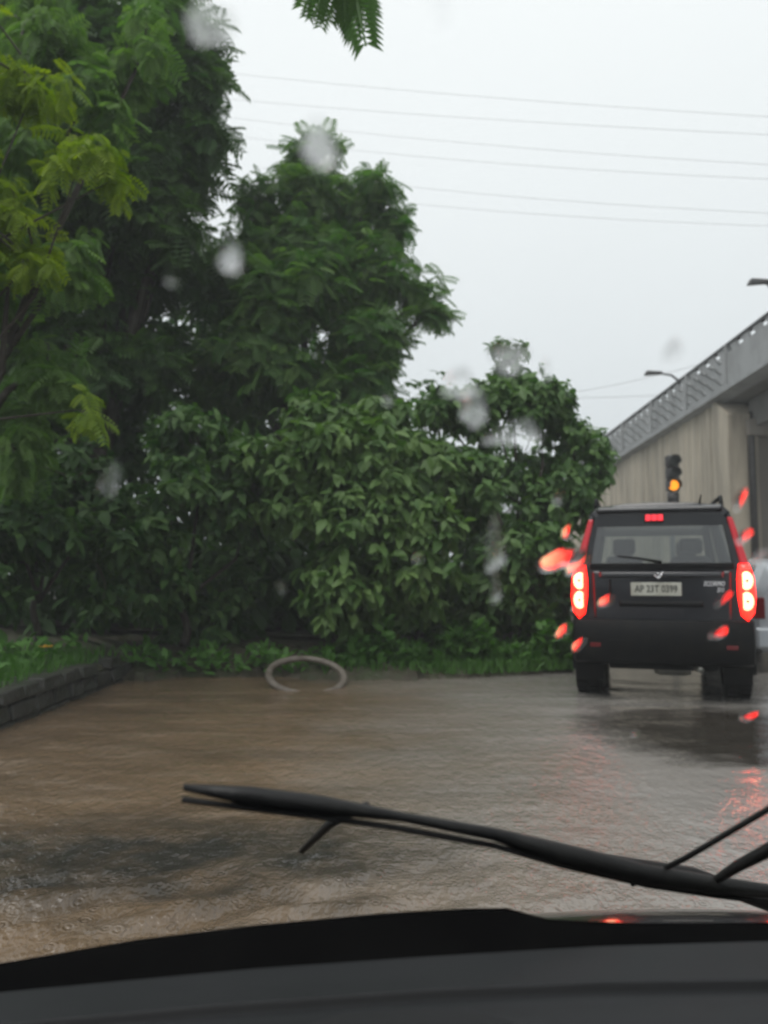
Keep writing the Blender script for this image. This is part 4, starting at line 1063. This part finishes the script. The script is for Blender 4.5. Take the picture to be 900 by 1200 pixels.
# ------------------------------------------------------------------ rain on the glass
def refract(d, n, eta):
    c = -d.dot(n); k = 1 - eta * eta * (1 - c * c)
    return d * eta + n * (eta * c - math.sqrt(max(k, 0)))
def need_slope(p, tgt):
    d0 = (p - EYE).normalized(); d1 = refract(d0, -NW, 1 / 1.33); d2 = (tgt - p).normalized()
    m = (d1 * 1.33 - d2).normalized()
    return np.array((-m.dot(UW) / m.dot(NW), -m.dot(VW) / m.dot(NW)))
def drop(px, py, rx_, ry_, ang, tgt, label, bulge=.30, irr=.34, film=False, group='raindrops on the windscreen'):
    c = on_screen(px, py); D = (c - EYE).length / F_PX
    a, bb = rx_ * D, ry_ * D * 1.5         # the glass leans, so spots are longer along it
    ca, sa = math.cos(ang), math.sin(ang)
    if tgt is not None:
        T = at(*tgt); e = min(a, bb) * .5
        g0 = need_slope(c, T)
        gu = (need_slope(c + UW * e, T) - need_slope(c - UW * e, T)) / (2 * e); gv = (need_slope(c + VW * e, T) - need_slope(c - VW * e, T)) / (2 * e)
        H = np.array(((gu[0], .5 * (gu[1] + gv[0])), (.5 * (gu[1] + gv[0]), gv[1]))) * .8
    ph = [random.uniform(0, 6.28) for _ in range(3)]
    nr_, na = 9, 30; pts = []
    for i in range(1, nr_ + 1):
        q = i / nr_
        for k in range(na):
            t = 2 * PI * k / na; w_ = 1 + irr * (.5 * math.sin(2 * t + ph[0]) + .35 * math.sin(3 * t + ph[1]) + .2 * math.sin(5 * t + ph[2]))
            u0, v0 = a * q * w_ * math.cos(t), bb * q * w_ * math.sin(t)
            pts.append((u0 * ca - v0 * sa, u0 * sa + v0 * ca, q))
    pts.append((0, 0, 0))
    hs = []
    for u, v, q in pts:
        x = np.array((u, v))
        hs.append(float(g0 @ x + .5 * x @ H @ x) if tgt is not None else bulge * min(a, bb) * (1 - q * q))
    mn = min(hs); hs = [h - mn + .0004 for h in hs]
    for i, (u, v, q) in enumerate(pts):
        if q >= .999: hs[i] = .00012
    top = [c + UW * u + VW * v + NW * (h + .0006) for (u, v, q), h in zip(pts, hs)]
    m = MB(); m.v = [tuple(p - c) for p in top]; ctr = len(top) - 1
    for k in range(na):
        k2 = (k + 1) % na
        m.f.append((ctr, k, k2)); m.mi.append(0)
        for i in range(nr_ - 1):
            m.f.append((i * na + k, (i + 1) * na + k, (i + 1) * na + k2, i * na + k2)); m.mi.append(0)
    o0 = len(m.v)
    m.v += [tuple(c + UW * pts[(nr_ - 1) * na + k][0] + VW * pts[(nr_ - 1) * na + k][1] + NW * .0005 - c) for k in range(na)]
    for k in range(na):
        k2 = (k + 1) % na
        m.f.append(((nr_ - 1) * na + k, o0 + k, o0 + k2, (nr_ - 1) * na + k2)); m.mi.append(0)
    m.f.append(tuple(o0 + k for k in range(na))); m.mi.append(0)
    o = m.build('raindrop', M['film' if film else 'drop'], None, True, loc=c)
    es = o.modifiers.new('edge', 'EDGE_SPLIT'); es.split_angle = math.radians(60)
    return tag(o, label, 'raindrop', group)
LL, LR = (688, 708, 8.0), (864, 706, 7.6)
S1 = (640, 200, 40.)
drop(658, 657, 25, 12, .45, (688, 690, 8.0), 'largest red smear of water on the windscreen, left of the black car')
drop(678, 660, 9, 17, -.3, (688, 706, 8.0), 'red water streak joining the large red smear to the left tail lamp')
drop(660, 741, 6, 7, -.4, LL, 'small red raindrop over the bushes below the left tail lamp')
drop(711, 705, 5, 7, -.4, LL, 'small red raindrop over the black tailgate right of the left tail lamp')
drop(678, 757, 5, 7, -.3, LL, 'red raindrop over the left end of the black car bumper')
drop(666, 625, 4, 7, 0, LL, 'faint red raindrop above the largest red smear')
drop(843, 743, 6, 8, -.5, LR, 'red raindrop over the right end of the black car bumper')
drop(873, 629, 5, 8, -.5, LR, 'red raindrop beside the upper right edge of the black car')
drop(889, 655, 7, 9, -.4, LR, 'red raindrop at the right edge over the pale car', film=True)
drop(878, 841, 6, 7, -.5, LR, 'red raindrop over the water below the right rear tyre')
drop(849, 702, 4, 8, -.3, LR, 'red raindrop over the tailgate under the silver badge')
drop(868, 586, 4, 10, 0, LR, 'faint red raindrop over the concrete wall above the black car')
drop(268, 309, 9, 11, .2, S1, 'white blot of rain among the upper left leaves', film=True)
drop(373, 173, 19, 15, .3, (560, 60, 40.), 'pale round drop at the peak of the feathery tree', film=True)
drop(538, 457, 22, 8, .1, S1, 'flat pale smear between the feathery tree and the peaked shrub', film=True)
drop(556, 488, 14, 12, -.5, S1, 'bright pale drop in the notch left of the peaked shrub', film=True)
drop(603, 515, 30, 6, .15, S1, 'long thin pale smear across the peaked shrub', film=True)
drop(598, 423, 22, 11, .4, (700, 300, 40.), 'pale smear over the tip of the peaked shrub', film=True)
drop(246, 30, 20, 14, .5, (420, 60, 40.), 'pale smear at the top edge against the tall dark tree', film=True)
drop(516, 14, 10, 8, 0, (560, 160, 40.), 'faint drop high in the open sky', film=True)
drop(123, 576, 8, 6, .3, S1, 'pale drop over the shadowed shrub at the left', film=True)
drop(582, 662, 8, 11, -.7, S1, 'pale drop low over the bushes left of the red smear', film=True)
drop(582, 703, 5, 6, -.4, S1, 'small pale drop under the other low over the bushes', film=True)
drop(790, 417, 9, 8, 0, (700, 250, 30.), 'faint drop in the sky beside the parapet', film=True)
drop(640, 437, 5, 7, 0, (700, 250, 30.), 'faint drop in the sky right of the peaked shrub', film=True)
for (x, y), lb in (((655, 585), 'clear bead over the right end of the bushes, above the largest red smear'), ((490, 655), 'clear bead low over the middle of the drooping shrub'),
                   ((330, 690), 'clear bead low over the bushes above the pale hoop'), ((200, 330), 'clear bead among the tall dark tree, left of the white blot'),
                   ((455, 470), 'clear bead over the top of the drooping shrub under the feathery tree'), ((745, 860), 'clear bead over the darkened water behind the black car')):
    drop(x, y, random.uniform(4, 6), random.uniform(4, 7), 0, None, lb, .35)

# ------------------------------------------------------------------ haze of the rain
HAZE = .0034
hz = MB(); hz.box((0, 180, 8.4), (490, 490, 19.2))
hm = bpy.data.materials.new('rain_haze'); hm.use_nodes = True
n_ = hm.node_tree; n_.nodes.remove(n_.nodes['Principled BSDF'])
v_ = n_.nodes.new('ShaderNodeVolumePrincipled'); v_.inputs['Density'].default_value = HAZE; v_.inputs['Color'].default_value = (.9, .93, .95, 1)
n_.links.new(v_.outputs[0], n_.nodes['Material Output'].inputs['Volume'])
if HAZE: tag(hz.build('haze', hm), 'thin rainy haze over the whole street', kind='stuff')
